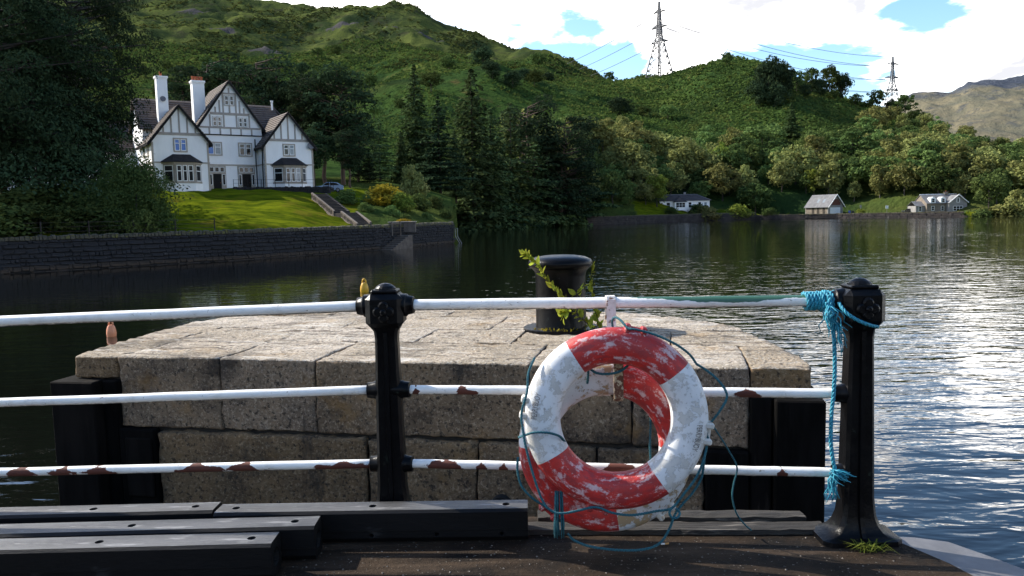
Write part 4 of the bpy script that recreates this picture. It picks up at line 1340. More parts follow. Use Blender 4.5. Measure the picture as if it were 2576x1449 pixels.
# ------------------------------------------------------------------ bollard and the plant round it
def bollard():
    B = onz(1412, 826, ZP)
    d = B.y
    s = d / FPX
    r0 = 64 * s; zc = (830 - 645) * s
    r = root('mooring_bollard', (B.x, B.y, ZP))
    tag(r, 'black cast iron mushroom bollard on the stone pier', 'bollard')
    T = Matrix.Translation((B.x, B.y, ZP))
    st_ = MB().lathe([(r0 * 1.03, -.06), (r0 * 1.03, .01), (r0, .03), (r0 * .985, zc * .4), (r0 * .98, zc * .72), (r0 * 1.02, zc * .79), (r0 * 1.12, zc * .83)], 40, T).build('stem', M['black_iron'], r)
    auto_smooth(st_, 50)
    cp = MB().lathe([(r0 * 1.08, zc * .825), (r0 * 1.2, zc * .845), (r0 * 1.27, zc * .88), (r0 * 1.265, zc * .915), (r0 * 1.2, zc * .95), (r0 * .98, zc * .985), (r0 * .6, zc * 1.005), (r0 * .2, zc * 1.012), (.004, zc * 1.013)], 44, T).build('cap', M['black_iron'], r, smooth=True)
    bp = MB().lathe([(r0 * 1.5, -.02), (r0 * 1.5, .018), (r0 * 1.46, .024), (.9 * r0, .024)], 30, T).build('base_plate', M['black_iron'], r)
    return B, r0, zc
BB, BR, BZ = bollard()


def leaf_mesh():
    n = 6; vs_ = []; fs = []
    for i in range(n + 1):
        t = i / n; wd = .42 * math.sin(math.pi * t ** .8) ** .9 * .62; z = -.18 * t * t + .02
        vs_ += [(t, -wd, z + .10 * wd), (t, 0, z), (t, wd, z + .10 * wd)]
    for i in range(n):
        o = i * 3; fs += [(o, o + 1, o + 4, o + 3), (o + 1, o + 2, o + 5, o + 4)]
    me = bpy.data.meshes.new('leaf'); me.from_pydata(vs_, [], fs); me.materials.append(M['lf_vine'])
    me.polygons.foreach_set('use_smooth', [True] * len(me.polygons))
    return me
LEAF = leaf_mesh()


def vine():
    d0 = BB.y - BR - .06
    r = root('climbing_shrub', tuple(onz(1490, 835, ZP)))
    tag(r, 'yellow green leafy shoot climbing past the black bollard on the pier', 'plant')
    stems = [([(1512, 838), (1480, 815), (1440, 775), (1400, 735), (1372, 700), (1352, 668), (1330, 648), (1316, 640)], d0, 58),
             ([(1500, 832), (1460, 800), (1430, 782), (1418, 798), (1412, 790)], d0 - .02, 20),
             ([(1512, 836), (1502, 800), (1494, 760), (1490, 720), (1488, 690), (1492, 672)], BB.y + .05, 30),
             ([(1455, 760), (1462, 735), (1448, 742), (1470, 718)], d0, 9),
             ([(1516, 836), (1508, 815), (1500, 790), (1490, 775)], BB.y - .1, 16)]
    inv = BASE[r.name]
    for px, d, nl in stems:
        pts = spline([at(x, y, d) for x, y in px], 5)
        MB().tube(pts, [.007 * (1 - .7 * i / len(pts)) for i in range(len(pts))], 6).build('stem', M['bark'], r, smooth=True)
        for i in range(nl):
            t = (i + .5) / nl * .92 + .08
            k = t * (len(pts) - 1); j = min(int(k), len(pts) - 2); p = pts[j].lerp(pts[j + 1], k - j); tg = (pts[j + 1] - pts[j]).normalized()
            o = bpy.data.objects.new('leaf', LEAF); col.objects.link(o); o.parent = r
            side = 1 if i % 2 else -1
            dirv = (tg * .55 + Vector((rnd.uniform(-.5, .5), rnd.uniform(-.9, .1), rnd.uniform(-.1, .7))) + Vector((0, 0, side * .35))).normalized()
            nrm = (Vector((-.5, -.45, .75)) + Vector((rnd.uniform(-.6, .6), rnd.uniform(-.6, .6), rnd.uniform(-.4, .4)))).normalized()
            y = nrm.cross(dirv).normalized(); z = dirv.cross(y)
            s = rnd.uniform(.06, .115)
            mm = Matrix(((dirv.x, y.x, z.x, p.x), (dirv.y, y.y, z.y, p.y), (dirv.z, y.z, z.z, p.z), (0, 0, 0, 1))) @ Matrix.Diagonal((s, s, s, 1))
            o.matrix_local = inv @ mm
vine()

# moss and weeds round the bollard foot
def weeds():
    m = MB()
    for i in range(150):
        a = rnd.uniform(-2.7, .4); rr = BR * rnd.uniform(1.02, 1.5)
        p = Vector((BB.x + rr * math.cos(a), BB.y + rr * math.sin(a), ZP)); l = rnd.uniform(.015, .05)
        d = Vector((rnd.uniform(-1, 1), rnd.uniform(-1, 1), 0)); d = d.normalized() if d.length else Vector((1, 0, 0))
        e = Vector((-d.y, d.x, 0)) * .006
        m.add([p - e, p + e, p + d * l * .6 + Vector((0, 0, l)) + e, p + d * l * .6 + Vector((0, 0, l)) - e], [(0, 1, 2, 3)])
    tag(m.build('moss', M['lf_gold'], fix=False), 'yellow moss and weeds at the foot of the bollard', 'moss', kind='stuff')
weeds()

# mooring buoys on the water
def float_buoy(px, py, r, h, colr, name, label):
    p = onz(px, py, WZ); o = root(name, (p.x, p.y, WZ))
    tag(o, label, 'buoy')
    mt = simple(label[:18], colr, tuple(x * .85 for x in colr), 6, .4)
    T = Matrix.Translation((p.x, p.y, WZ))
    b = MB().lathe([(r * .55, -h * .3), (r * .9, -h * .1), (r, h * .18), (r * .93, h * .42), (r * .72, h * .62), (r * .55, h * .70), (r * .52, h * .72)], 24, T).build('body', mt, o)
    auto_smooth(b, 50)
    nk = MB()
    for k in range(14):
        a0, a1 = math.pi * k / 13, math.pi * (k + 1) / 13
    pts = [Vector((p.x + r * .42 * math.cos(math.pi * k / 12), p.y, WZ + h * .70 + h * .30 * math.sin(math.pi * k / 12))) for k in range(13)]
    nk.tube(pts, r * .2, 8).build('lifting_eye', mt, o, smooth=True)
float_buoy(281, 846, .145, .50, (.75, .28, .13), 'orange_buoy', 'small faded orange mooring buoy floating left of the pier')
float_buoy(917, 735, .20, .62, (.62, .34, .01), 'yellow_buoy', 'small yellow mooring buoy floating beyond the left post')
# ------------------------------------------------------------------ loch wall on the left bank
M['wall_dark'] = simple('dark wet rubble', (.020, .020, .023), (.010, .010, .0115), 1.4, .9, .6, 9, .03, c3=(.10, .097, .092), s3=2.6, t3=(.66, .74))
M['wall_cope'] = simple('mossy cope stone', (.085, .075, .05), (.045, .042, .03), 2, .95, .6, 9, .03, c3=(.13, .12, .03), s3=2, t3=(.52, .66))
M['wall_core'] = simple('wall joints and riser shade', (.012, .012, .013), None, 3, .95)
M['wall_brown'] = simple('peat stained stone', (.052, .036, .024), (.026, .020, .016), 1.4, .9, .6, 9, .03)


def unit_stones(n, mat, c=.12):
    out = []
    for _ in range(n):
        m = MB().cbox(-.5, .5, -.5, .5, -.5, .5, c, j=.07)
        me = bpy.data.meshes.new('stone'); me.from_pydata(m.v, [], m.f)
        bm = bmesh.new(); bm.from_mesh(me); bmesh.ops.recalc_face_normals(bm, faces=bm.faces); bm.to_mesh(me); bm.free()
        me.materials.append(mat); out.append(me)
    return out


def stone_wall(name, label, line, z_base, z_face, z_cope, mats, sl=.62, sh=.33, limit=300, thick=1.2, cope_w=.30, view=lambda p: True):
    """rubble wall: mortared core, single stones as parts, the smaller far ones as one mass"""
    p0 = Vector((line[0][0], line[0][1], 0))
    r = root(name, (p0.x, p0.y, z_base))
    tag(r, label, 'wall')
    inv = BASE[r.name]
    sv_ = [unit_stones(5, m) for m in mats]
    items = []
    core = MB()
    for (xa, ya), (xb, yb) in zip(line[:-1], line[1:]):
        a, b = Vector((xa, ya, 0)), Vector((xb, yb, 0)); L = (b - a).length; e = (b - a) / L; nrm = Vector((e.y, -e.x, 0))   # towards the water
        T = Matrix(((e.x, nrm.x, 0, a.x), (e.y, nrm.y, 0, a.y), (0, 0, 1, 0), (0, 0, 0, 1)))
        core.box(-.05, L + .05, -thick, -.10, z_base - 2, z_cope - .06, T)
        z = z_base
        while z < z_face - .05:
            h = min(sh * rnd.uniform(.8, 1.2), z_face - z); x = rnd.uniform(-.5, 0)
            while x < L:
                l = sl * rnd.choice((.45, .7, .9, 1.1, 1.4, 1.9)) * rnd.uniform(.85, 1.15)
                items.append((T, x + l / 2, -.12, z + h / 2 + rnd.uniform(-.03, .03), l - .03, .30 + rnd.uniform(-.05, .08), h * rnd.uniform(.82, 1.0) - .02, 0 if z > z_base + .55 or len(mats) < 3 else 2))
                x += l
            z += h
        x = 0
        while x < L:
            l = cope_w * rnd.uniform(.7, 1.3); h = (z_cope - z_face) * rnd.uniform(.85, 1.25)
            items.append((T, x + l / 2, -.28, z_face + h / 2, l - .015, .62, h, 1)); x += l
    core.build('wall_core', M['wall_core'], r)
    def key(it):
        c = it[0] @ Vector((it[1], it[2], it[3])); return (it[4] * it[6]) / (c.x ** 2 + c.y ** 2) * (1 if view(c) else 1e-6)
    items.sort(key=key, reverse=True)
    rest = [MB() for _ in mats]
    for i, (T, x, y, z, l, t, h, k) in enumerate(items):
        mm = inv @ T @ Matrix.Translation((x, y, z)) @ Matrix.Rotation(rnd.uniform(-.03, .03), 4, 'Y') @ Matrix.Diagonal((l, t, h, 1))
        me = rnd.choice(sv_[k])
        if i < limit:
            o = bpy.data.objects.new('stone', me); col.objects.link(o); o.parent = r; o.matrix_local = mm
        else:
            rest[k].add([v.co[:] for v in me.vertices], [tuple(p.vertices) for p in me.polygons], BASE[r.name].inverted() @ mm)
    for k, mb in enumerate(rest):
        if mb.v:
            o = mb.build('far_stones', mats[k], r, fix=False); o['kind'] = 'stuff'
    return r
def in_view(c):
    x, y = proj(c); return 0 <= x <= 2576
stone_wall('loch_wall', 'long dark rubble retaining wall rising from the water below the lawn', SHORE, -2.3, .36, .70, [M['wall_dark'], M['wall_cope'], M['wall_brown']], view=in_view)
# the return of the wall at its far end
stone_wall('wall_return', 'short end face of the loch wall turning inland at its corner', [(-7.4, 99.3), (-8.75, 117), (-11.2, 150)], -2.3, .36, .70, [M['wall_dark'], M['wall_cope']], limit=60)
# sea wall below the far cottages
M['far_wall'] = simple('far sea wall', (.055, .045, .040), (.028, .024, .023), .6, .95, .5, 2, .05, c3=(.16, .15, .14), s3=.9, t3=(.62, .72))
stone_wall('sea_wall', 'dark stone sea wall along the far shore below the white cottage', [(23.3, 232.3), (50, 249), (83, 263)], -2.3, .15, .42, [M['far_wall'], M['wall_cope'], M['far_wall']], sl=1.5, sh=.55, limit=0, cope_w=1.1)
stone_wall('quay_wall', 'low dark shore wall below the boathouse and the stone house', [(83, 263), (105, 249), (129.4, 222)], -2.3, -.75, -.48, [M['far_wall'], M['wall_cope'], M['far_wall']], sl=1.5, sh=.5, limit=0, cope_w=1.1)

# ------------------------------------------------------------------ steps down the lawn
M['step'] = simple('step stone', (.13, .105, .088), (.075, .06, .05), 2, .9, .4, 8, .02)
M['kerb_st'] = simple('kerb stone', (.13, .105, .085), (.085, .068, .055), 2, .9, .4, 8, .02)


def stairs():
    top_l_, top_r_ = at(783, 490, 95.0), at(822, 492, 95.8)
    mid_l, mid_r = at(839, 536, 89.2), at(880, 537, 90.0)
    m2l, m2r = at(857, 537, 88.6), at(900, 538, 89.4)
    bot_l, bot_r = at(897, 568, 84.0), at(935, 564, 84.6)
    r = root('stone_steps', tuple(bot_l))
    tag(r, 'long flight of stone steps with side kerbs climbing the lawn to the terrace', 'steps')
    def flight(a, b, c, d, n):
        for i in range(n):
            t0, t1 = i / n, (i + 1) / n
            l0, l1, r0, r1 = a.lerp(c, t0), a.lerp(c, t1 + .01), b.lerp(d, t0), b.lerp(d, t1 + .01)
            zt = l0.z; zb = l1.z - .25
            v = [(l0.x, l0.y, zb), (r0.x, r0.y, zb), (r1.x, r1.y, zb), (l1.x, l1.y, zb), (l0.x, l0.y, zt), (r0.x, r0.y, zt), (r1.x, r1.y, zt), (l1.x, l1.y, zt)]
            st_ = MB().add(v, [(0, 3, 2, 1), (4, 5, 6, 7), (0, 1, 5, 4), (1, 2, 6, 5), (2, 3, 7, 6), (3, 0, 4, 7)]).build('step', M['wall_core'], r)  # dark blocks under paler treads: riser shade put into the colour
            v2 = [Vector((q[0], q[1], zt + .005)) for q in v[:4]] + [Vector((q[0], q[1], zt + .075)) for q in v[4:]]
            MB().add(v2, [(0, 3, 2, 1), (4, 5, 6, 7), (0, 1, 5, 4), (1, 2, 6, 5), (2, 3, 7, 6), (3, 0, 4, 7)]).build('tread', M['kerb_st'], st_)
        for p, q in ((a, c), (b, d)):
            e = (q - p); s = Vector((e.y, -e.x, 0)).normalized() * .22
            s = s if p is a else -s
            up = Vector((0, 0, .28)); dn = Vector((0, 0, -1.0))
            v = [p + up, q + up, q + up - s, p + up - s, p + dn, q + dn, q + dn - s, p + dn - s]
            MB().add(v, [(0, 1, 2, 3), (7, 6, 5, 4), (0, 4, 5, 1), (2, 6, 7, 3), (1, 5, 6, 2), (3, 7, 4, 0)]).build('kerb', M['kerb_st'], r)
    flight(top_l_, top_r_, mid_l, mid_r, 13)
    v = [mid_l, m2l, m2r, mid_r]
    MB().add([Vector((p.x, p.y, mid_l.z)) for p in v] + [Vector((p.x, p.y, mid_l.z - .5)) for p in v], [(0, 1, 2, 3), (7, 6, 5, 4), (0, 4, 5, 1), (1, 5, 6, 2), (2, 6, 7, 3), (3, 7, 4, 0)]).build('landing', M['step'], r)
    flight(m2l, m2r, bot_l, bot_r, 10)
stairs()


def water_steps():
    a, b = Vector((-14.5, 82.9, 0)), Vector((-7.4, 99.3, 0)); e = (b - a).normalized(); n = Vector((e.y, -e.x, 0))
    def along(px):
        best = min((abs(proj(a + e * t + Vector((0, 0, -1)))[0] - px), t) for t in np.linspace(-3, 17, 200)); return best[1]
    t0, t1 = along(952), along(1003)
    r = root('landing_steps', tuple(a + e * t0 + Vector((0, 0, WZ))))
    tag(r, 'narrow pale stone steps going down the loch wall into the water', 'steps')
    T = Matrix(((e.x, n.x, 0, a.x), (e.y, n.y, 0, a.y), (0, 0, 1, 0), (0, 0, 0, 1)))
    N = 8
    for i in range(N):
        s = t0 + (t1 - t0) * i / N; z = WZ + .06 + i * .2
        MB().cbox(s, t1 + .5, .02, 1.5, z - .2 if i else WZ - 1, z, .02, T).build('step', M['kerb_st'], r)
    g = root('timber_gate', tuple(a + e * (t1 - .6) + Vector((0, 0, -.5))))
    tag(g, 'small timber rail gate at the head of the landing steps', 'gate')
    for s in (t1 - 1.6, t1 + .2): MB().box(s, s + .16, .0, .14, -.55, 1.0, T).build('post', M['kerb_st'], g)
    for z in (-.25, .05, .35, .65): MB().box(t1 - 1.44, t1 + .2, .03, .09, z, z + .09, T).build('rail', M['bark'], g)
    # iron ladder at the wall corner
    c = Vector((-7.1, 98.9, 0)); l = root('iron_ladder', (c.x, c.y, WZ))
    tag(l, 'thin iron handrail standing in the water at the wall corner', 'handrail')
    mt = simple('pale steel', (.30, .30, .30), (.2, .2, .2), 5, .5, metallic=.4)
    MB().tube([c + Vector((.3, 0, -.1)), c + Vector((.3, 0, -1.1)), c + Vector((.9, .2, -2.2))], .05, 6).build('stringer', mt, l)
    MB().tube([c + Vector((0, .5, -.1)), c + Vector((0, .5, -1.1)), c + Vector((.6, .7, -2.2))], .05, 6).build('stringer', mt, l)
    MB().tube([c + Vector((.3, 0, -.1)), c + Vector((0, .5, -.1))], .05, 6).build('rung', mt, l)
water_steps()

# ------------------------------------------------------------------ the white house
UX, VX = Vector((.831, .556, 0)), Vector((-.556, .831, 0))
HO = Vector((-44.25, 97.0, 5.60))
HM = Matrix(((UX.x, VX.x, 0, HO.x), (UX.y, VX.y, 0, HO.y), (0, 0, 1, HO.z), (0, 0, 0, 1)))
house = root('gabled_house', M=HM, local=True)
tag(house, 'large white three gabled house with black bargeboards and tall chimneys above the lawn', 'house')
M['render'] = simple('white harling', (.88, .87, .85), (.82, .81, .79), .8, .9, .15, 9, .02, c3=(.66, .64, .60), s3=1.3, t3=(.62, .8), stretch=(1, 1, .4))
M['dressed'] = simple('tan dressed stone', (.40, .35, .29), (.33, .29, .24), 1.5, .9, .2, 8, .02)
M['timber_tan'] = simple('taupe timber', (.36, .32, .28), (.30, .27, .235), 2, .8)
M['barge'] = simple('black bargeboard', (.010, .010, .011), (.006, .006, .006), 3, .5, spec=.1)
M['tile'] = simple('brown roof tile', (.105, .078, .062), (.068, .050, .042), 1.6, .85, .4, 10, .03, c3=(.15, .12, .10), s3=3, t3=(.56, .7))
M['slate'] = simple('dark slate', (.045, .040, .040), (.028, .026, .027), 1.6, .8, .4, 10, .03, spec=.15)
M['white_frame'] = simple('white window paint', (.80, .80, .78), (.74, .74, .72), 3, .5)
M['pot'] = simple('terracotta', (.42, .10, .03), (.30, .07, .025), 3, .8)
M['door_black'] = simple('black door', (.010, .009, .009), (.006, .006, .006), 3, .5, spec=.1)
M['grey_dish'] = simple('grey dish', (.13, .13, .14), (.10, .10, .11), 3, .6)


def glass(name, c):
    m, n, b = newmat(name)
    b.inputs['Base Color'].default_value = (*c, 1); b.inputs['Roughness'].default_value = .06; b.inputs['Specular IOR Level'].default_value = .3
    return m
M['glass'] = glass('dark window glass', (.012, .013, .014))
M['glass_blind'] = glass('glass over blue blind', (.05, .17, .48))
M['glass_net'] = glass('glass over net curtain', (.22, .25, .27))


def panel(parent, name, mat, u0, u1, w0, w1, v0, v1): return MB().box(u0, u1, v0, v1, w0, w1).build(name, mat, parent)


def window(parent, u0, u1, w0, w1, v, n, gm=None, surround=.16, split=.36, T=None, names='window'):
    """stone surround (part) > white frame and panes; v is the wall face, outside is -v"""
    I = T or Matrix.Identity(4)
    s = surround
    m = MB()
    m.box(u0 - s, u0, v - .07, v + .02, w0 - s, w1 + s, I); m.box(u1, u1 + s, v - .07, v + .02, w0 - s, w1 + s, I)
    m.box(u0, u1, v - .07, v + .02, w1, w1 + s, I); m.box(u0, u1, v - .10, v + .02, w0 - s, w0, I)
    k = (u1 - u0) / n
    for i in range(1, n): m.box(u0 + k * i - .06, u0 + k * i + .06, v - .06, v + .02, w0, w1, I)
    o = m.build(names, M['dressed'], parent)
    for i in range(n):
        a, b = u0 + k * i + (.06 if i else 0), u0 + k * (i + 1) - (.06 if i < n - 1 else 0)
        f = MB(); t = .09; ws = w1 - (w1 - w0) * split
        f.box(a, a + t, v - .045, v + .01, w0, w1, I); f.box(b - t, b, v - .045, v + .01, w0, w1, I)
        f.box(a + t, b - t, v - .045, v + .01, w0, w0 + t, I); f.box(a + t, b - t, v - .045, v + .01, w1 - t, w1, I); f.box(a + t, b - t, v - .05, v + .01, ws - t / 2, ws + t / 2, I)
        f.build('frame', M['white_frame'], o)
        g = gm[i % len(gm)] if gm else 'glass'
        for (lo, hi) in ((w0 + t, ws - t / 2), (ws + t / 2, w1 - t)):
            MB().box(a + t, b - t, v - .012, v + .012, lo, hi, I).build('pane', M[g], o)
    return o


def slope(parent, name, mat, pa, pb, pc, pd, courses, th=.16):
    """roof slope from eave edge pa-pb up to ridge edge pd-pc, laid in overlapping courses"""
    pa, pb, pc, pd = map(Vector, (pa, pb, pc, pd))
    nrm = (pb - pa).cross(pd - pa).normalized()
    if nrm.z < 0: nrm = -nrm
    m = MB()
    for i in range(courses):
        t0, t1 = i / courses, min((i + 1.12) / courses, 1.0)
        a, b, c, d = pa.lerp(pd, t0), pb.lerp(pc, t0), pb.lerp(pc, t1), pa.lerp(pd, t1)
        lo, hi = nrm * th, nrm * (th * .45)
        v = [a + lo, b + lo, c + hi, d + hi, a - nrm * .02, b - nrm * .02, c - nrm * .02, d - nrm * .02]
        m.add(v, [(0, 1, 2, 3), (7, 6, 5, 4), (0, 4, 5, 1), (1, 5, 6, 2), (2, 6, 7, 3), (3, 7, 4, 0)])
    return m.build(name, mat, parent)


def gable_block(u0, u1, v0, v1, we, wa, ov, courses, bands=True):
    uc = (u0 + u1) / 2
    MB().prism([(u0, -1.5), (u1, -1.5), (u1, we), (uc, wa), (u0, we)], v0, v1, 'y').build('wall', M['render'], house)
    k = (wa - we) / (uc - u0)
    el, er = (u0 - ov, we - ov * k), (u1 + ov, we - ov * k)
    f = v0 - .38
    slope(house, 'roof_slope', M['tile'], (el[0], f, el[1] + .05), (el[0], v1, el[1] + .05), (uc, v1, wa + .05), (uc, f, wa + .05), courses)
    slope(house, 'roof_slope', M['tile'], (er[0], f, er[1] + .05), (er[0], v1, er[1] + .05), (uc, v1, wa + .05), (uc, f, wa + .05), courses)
    for (ex, ez), s in ((el, 1), (er, -1)):
        d = .34
        MB().add([(ex, f - .05, ez - d), (uc, f - .05, wa + .12 - d), (uc, f - .05, wa + .16), (ex, f - .05, ez + .16)] + [(ex, f + .05, ez - d), (uc, f + .05, wa + .12 - d), (uc, f + .05, wa + .16), (ex, f + .05, ez + .16)],
                 [(0, 1, 2, 3), (7, 6, 5, 4), (0, 4, 5, 1), (1, 5, 6, 2), (2, 6, 7, 3), (3, 7, 4, 0)]).build('bargeboard', M['barge'], house)
        MB().box(ex - .08, ex + .08, f + .06, v1 - .2, ez - .12, ez + .04).build('gutter', M['barge'], house)
    return uc


def timbers(uc, half, we, wa, v, band_w, studs):
    """half-timbered gable: a band and upright studs, each its own piece"""
    k = (wa - we) / half
    bw = band_w; hw = half - (bw - we) / k
    panel(house, 'timber', M['timber_tan'], uc - hw - .05, uc + hw + .05, bw - .17, bw + .17, v - .06, v + .02)
    for s in studs:
        top = wa - abs(s) * k - .25
        panel(house, 'timber', M['timber_tan'], uc + s - .10, uc + s + .10, bw + .17, top, v - .05, v + .02)


def quoin(u, v, w0, w1, side): panel(house, 'corner_stones', M['dressed'], min(u, u + side * .24), max(u, u + side * .24), w0, w1, v - .03, v + .25)
# main range behind
slope(house, 'roof_slope', M['tile'], (-.4, 5.4, 7.9), (19.2, 5.4, 7.9), (18.4, 10.2, 12.5), (-.4, 10.2, 12.5), 13)
slope(house, 'roof_slope', M['tile'], (-.4, 15.0, 7.9), (20.6, 15.0, 7.9), (18.4, 10.2, 12.5), (-.4, 10.2, 12.5), 13)
slope(house, 'roof_slope', M['tile'], (20.6, 5.4, 7.9), (20.6, 15.0, 7.9), (18.4, 10.25, 12.5), (18.4, 10.15, 12.5), 18)
MB().prism([(5.8, -1.5), (14.6, -1.5), (14.6, 7.9), (10.2, 12.2), (5.8, 7.9)], 0.02, 18.5, 'x').build('wall', M['render'], house)
# left, right and centre gables
gL = gable_block(0, 6.8, 0, 9.0, 6.15, 10.45, .42, 14)
gR = gable_block(13.85, 20.6, 0, 9.0, 6.0, 10.25, .42, 14)
gC = gable_block(6.35, 14.55, 3.0, 13.0, 8.55, 14.4, .42, 18)
# wing running back on the left, seen between the trees
MB().prism([(13.0, -1.5), (22.0, -1.5), (22.0, 6.0), (17.5, 10.2), (13.0, 6.0)], -16, 0.0, 'x').build('wall', M['render'], house)
slope(house, 'roof_slope', M['tile'], (-16.4, 12.6, 5.65), (0.4, 12.6, 5.65), (0.4, 17.5, 10.2), (-16.4, 17.5, 10.2), 13)
slope(house, 'roof_slope', M['tile'], (-16.4, 22.4, 5.65), (0.4, 22.4, 5.65), (0.4, 17.5, 10.2), (-16.4, 17.5, 10.2), 18)
for uu in (-14, -11, -8, -5, -2.4):
    window(house, uu, uu + 1.0, 4.0, 5.5, 13.0, 2); window(house, uu, uu + 1.0, 1.0, 2.6, 13.0, 2)
# timber framing
timbers(gL, 3.4, 6.15, 10.45, 0, 6.95, (-1.9, -.95, 0, .95, 1.9))
timbers(gR, 3.37, 6.0, 10.25, 0, 6.62, (-1.9, -.95, 0, .95, 1.9))
cv0 = 3.0
panel(house, 'timber', M['timber_tan'], 7.9, 13.0, 9.98, 10.30, cv0 - .06, cv0 + .02)
panel(house, 'timber', M['timber_tan'], 6.5, 14.4, 8.20, 8.42, cv0 - .06, cv0 + .02)
panel(house, 'timber', M['barge'], 6.4, 14.5, 7.28, 7.42, cv0 - .10, cv0 + .02)
panel(house, 'timber', M['timber_tan'], 9.55, 11.35, 12.72, 12.92, cv0 - .06, cv0 + .02)
for u, a, b in ((8.6, 10.3, 11.0), (9.15, 10.3, 11.9), (11.75, 10.3, 11.9), (12.3, 10.3, 11.0), (10.45, 10.3, 11.2), (10.45, 12.92, 13.6), (7.7, 7.42, 8.2), (9.1, 7.42, 8.2), (10.45, 7.42, 8.2), (11.8, 7.42, 8.2), (13.2, 7.42, 8.2), (7.85, 8.42, 9.98), (9.62, 8.42, 9.98), (11.28, 8.42, 9.98), (12.95, 8.42, 9.98), (9.62, 10.3, 12.9), (11.28, 10.3, 12.9)):
    panel(house, 'timber', M['timber_tan'], u - .10, u + .10, a, b, cv0 - .05, cv0 + .02)
# string courses and corner dressings
for (a, b, v) in ((-.05, 6.85, 0), (6.85, 13.85, 3.0), (13.8, 20.65, 0)):
    panel(house, 'string_course', M['dressed'], a, b, 3.30, 3.46, v - .10, v + .02)
panel(house, 'string_course', M['dressed'], -.10, 0.0, 3.30, 3.46, .02, 9.0)
panel(house, 'string_course', M['dressed'], 13.75, 13.85, 3.30, 3.46, .02, 3.0)
for u, v, s in ((0, 0, 1), (6.8, 0, -1), (13.85, 0, 1), (20.6, 0, -1)):
    quoin(u, v, -1.2, 3.30, s); quoin(u, v, 3.46, 5.9, s)
# upper windows
window(house, 2.72, 4.08, 4.85, 6.3, 0, 2, ('glass_blind', 'glass_blind'))
window(house, 16.55, 17.95, 4.62, 6.0, 0, 2, ('glass', 'glass_net'))
window(house, 7.35, 9.05, 4.75, 6.25, cv0, 2, ('glass_blind', 'glass_net'))
window(house, 11.45, 13.0, 4.7, 6.25, cv0, 2)
window(house, 8.2, 9.3, 8.5, 9.7, cv0, 2, surround=.04, split=.5)
window(house, 11.55, 12.65, 8.5, 9.7, cv0, 2, surround=.04, split=.5)
window(house, 9.85, 11.05, 11.3, 12.55, cv0, 2, surround=.08, split=.5)
# side wall windows, left
TL = Matrix.Rotation(R(-90), 4, 'Z')                     # local u -> -v, outside -> -u
for vv in (1.9, 4.9):
    window(house, -vv - 1.0, -vv, 4.4, 5.8, 0, 2, T=TL); window(house, -vv - 1.0, -vv, .9, 2.6, 0, 2, T=TL)


def bay(u0, u1, f0, f1, dep, w_top, gms):
    """canted bay window with hipped slate roof"""
    pts = [(u0, 0), (f0, -dep), (f1, -dep), (u1, 0)]
    MB().prism(pts + [(u1, .05), (u0, .05)], -1.4, .75, 'z').build('bay_base', M['render'], house)
    MB().prism([(u0 - .05, 0), (f0 - .03, -dep - .05), (f1 + .03, -dep - .05), (u1 + .05, 0), (u1, .05), (u0, .05)], .75, .95, 'z').build('bay_sill', M['dressed'], house)
    MB().prism([(u0 + .03, .03), (f0 + .02, -dep + .04), (f1 - .02, -dep + .04), (u1 - .03, .03)], .95, w_top, 'z').build('bay_frame', M['dressed'], house)
    hd = MB().prism([(u0 - .12, 0), (f0 - .07, -dep - .12), (f1 + .07, -dep - .12), (u1 + .12, 0)], w_top, w_top + .22, 'z').build('bay_head', M['dressed'], house)
    e = .30; zb, zt = w_top + .22, w_top + 1.25
    A, B, C_, D = (u0 - e, 0, zb), (f0 - e * .6, -dep - e, zb), (f1 + e * .6, -dep - e, zb), (u1 + e, 0, zb)
    mu = (u0 + u1) / 2; E_, F_ = (mu - 1.0, 0, zt), (mu + 1.0, 0, zt)
    slope(house, 'bay_roof', M['slate'], A, B, E_, E_, 9, .05); slope(house, 'bay_roof', M['slate'], B, C_, F_, E_, 9, .05); slope(house, 'bay_roof', M['slate'], C_, D, F_, F_, 9, .05)
    for (pa, pb, n) in ((pts[0], pts[1], 1), (pts[1], pts[2], 3), (pts[2], pts[3], 1)):
        a = Vector((*pa, 0)); b = Vector((*pb, 0)); L = (b - a).length; x = (b - a) / L; y = Vector((-x.y, x.x, 0))
        T = Matrix(((x.x, y.x, 0, a.x), (x.y, y.y, 0, a.y), (0, 0, 1, 0), (0, 0, 0, 1)))
        window(house, .22, L - .22, 1.0, w_top - .15, 0, n, gms, surround=.05, T=T)
bay(1.15, 5.75, 2.35, 4.75, 1.15, 3.15, ('glass',))
bay(14.9, 19.5, 16.1, 18.5, 1.15, 3.0, ('glass', 'glass', 'glass_net'))


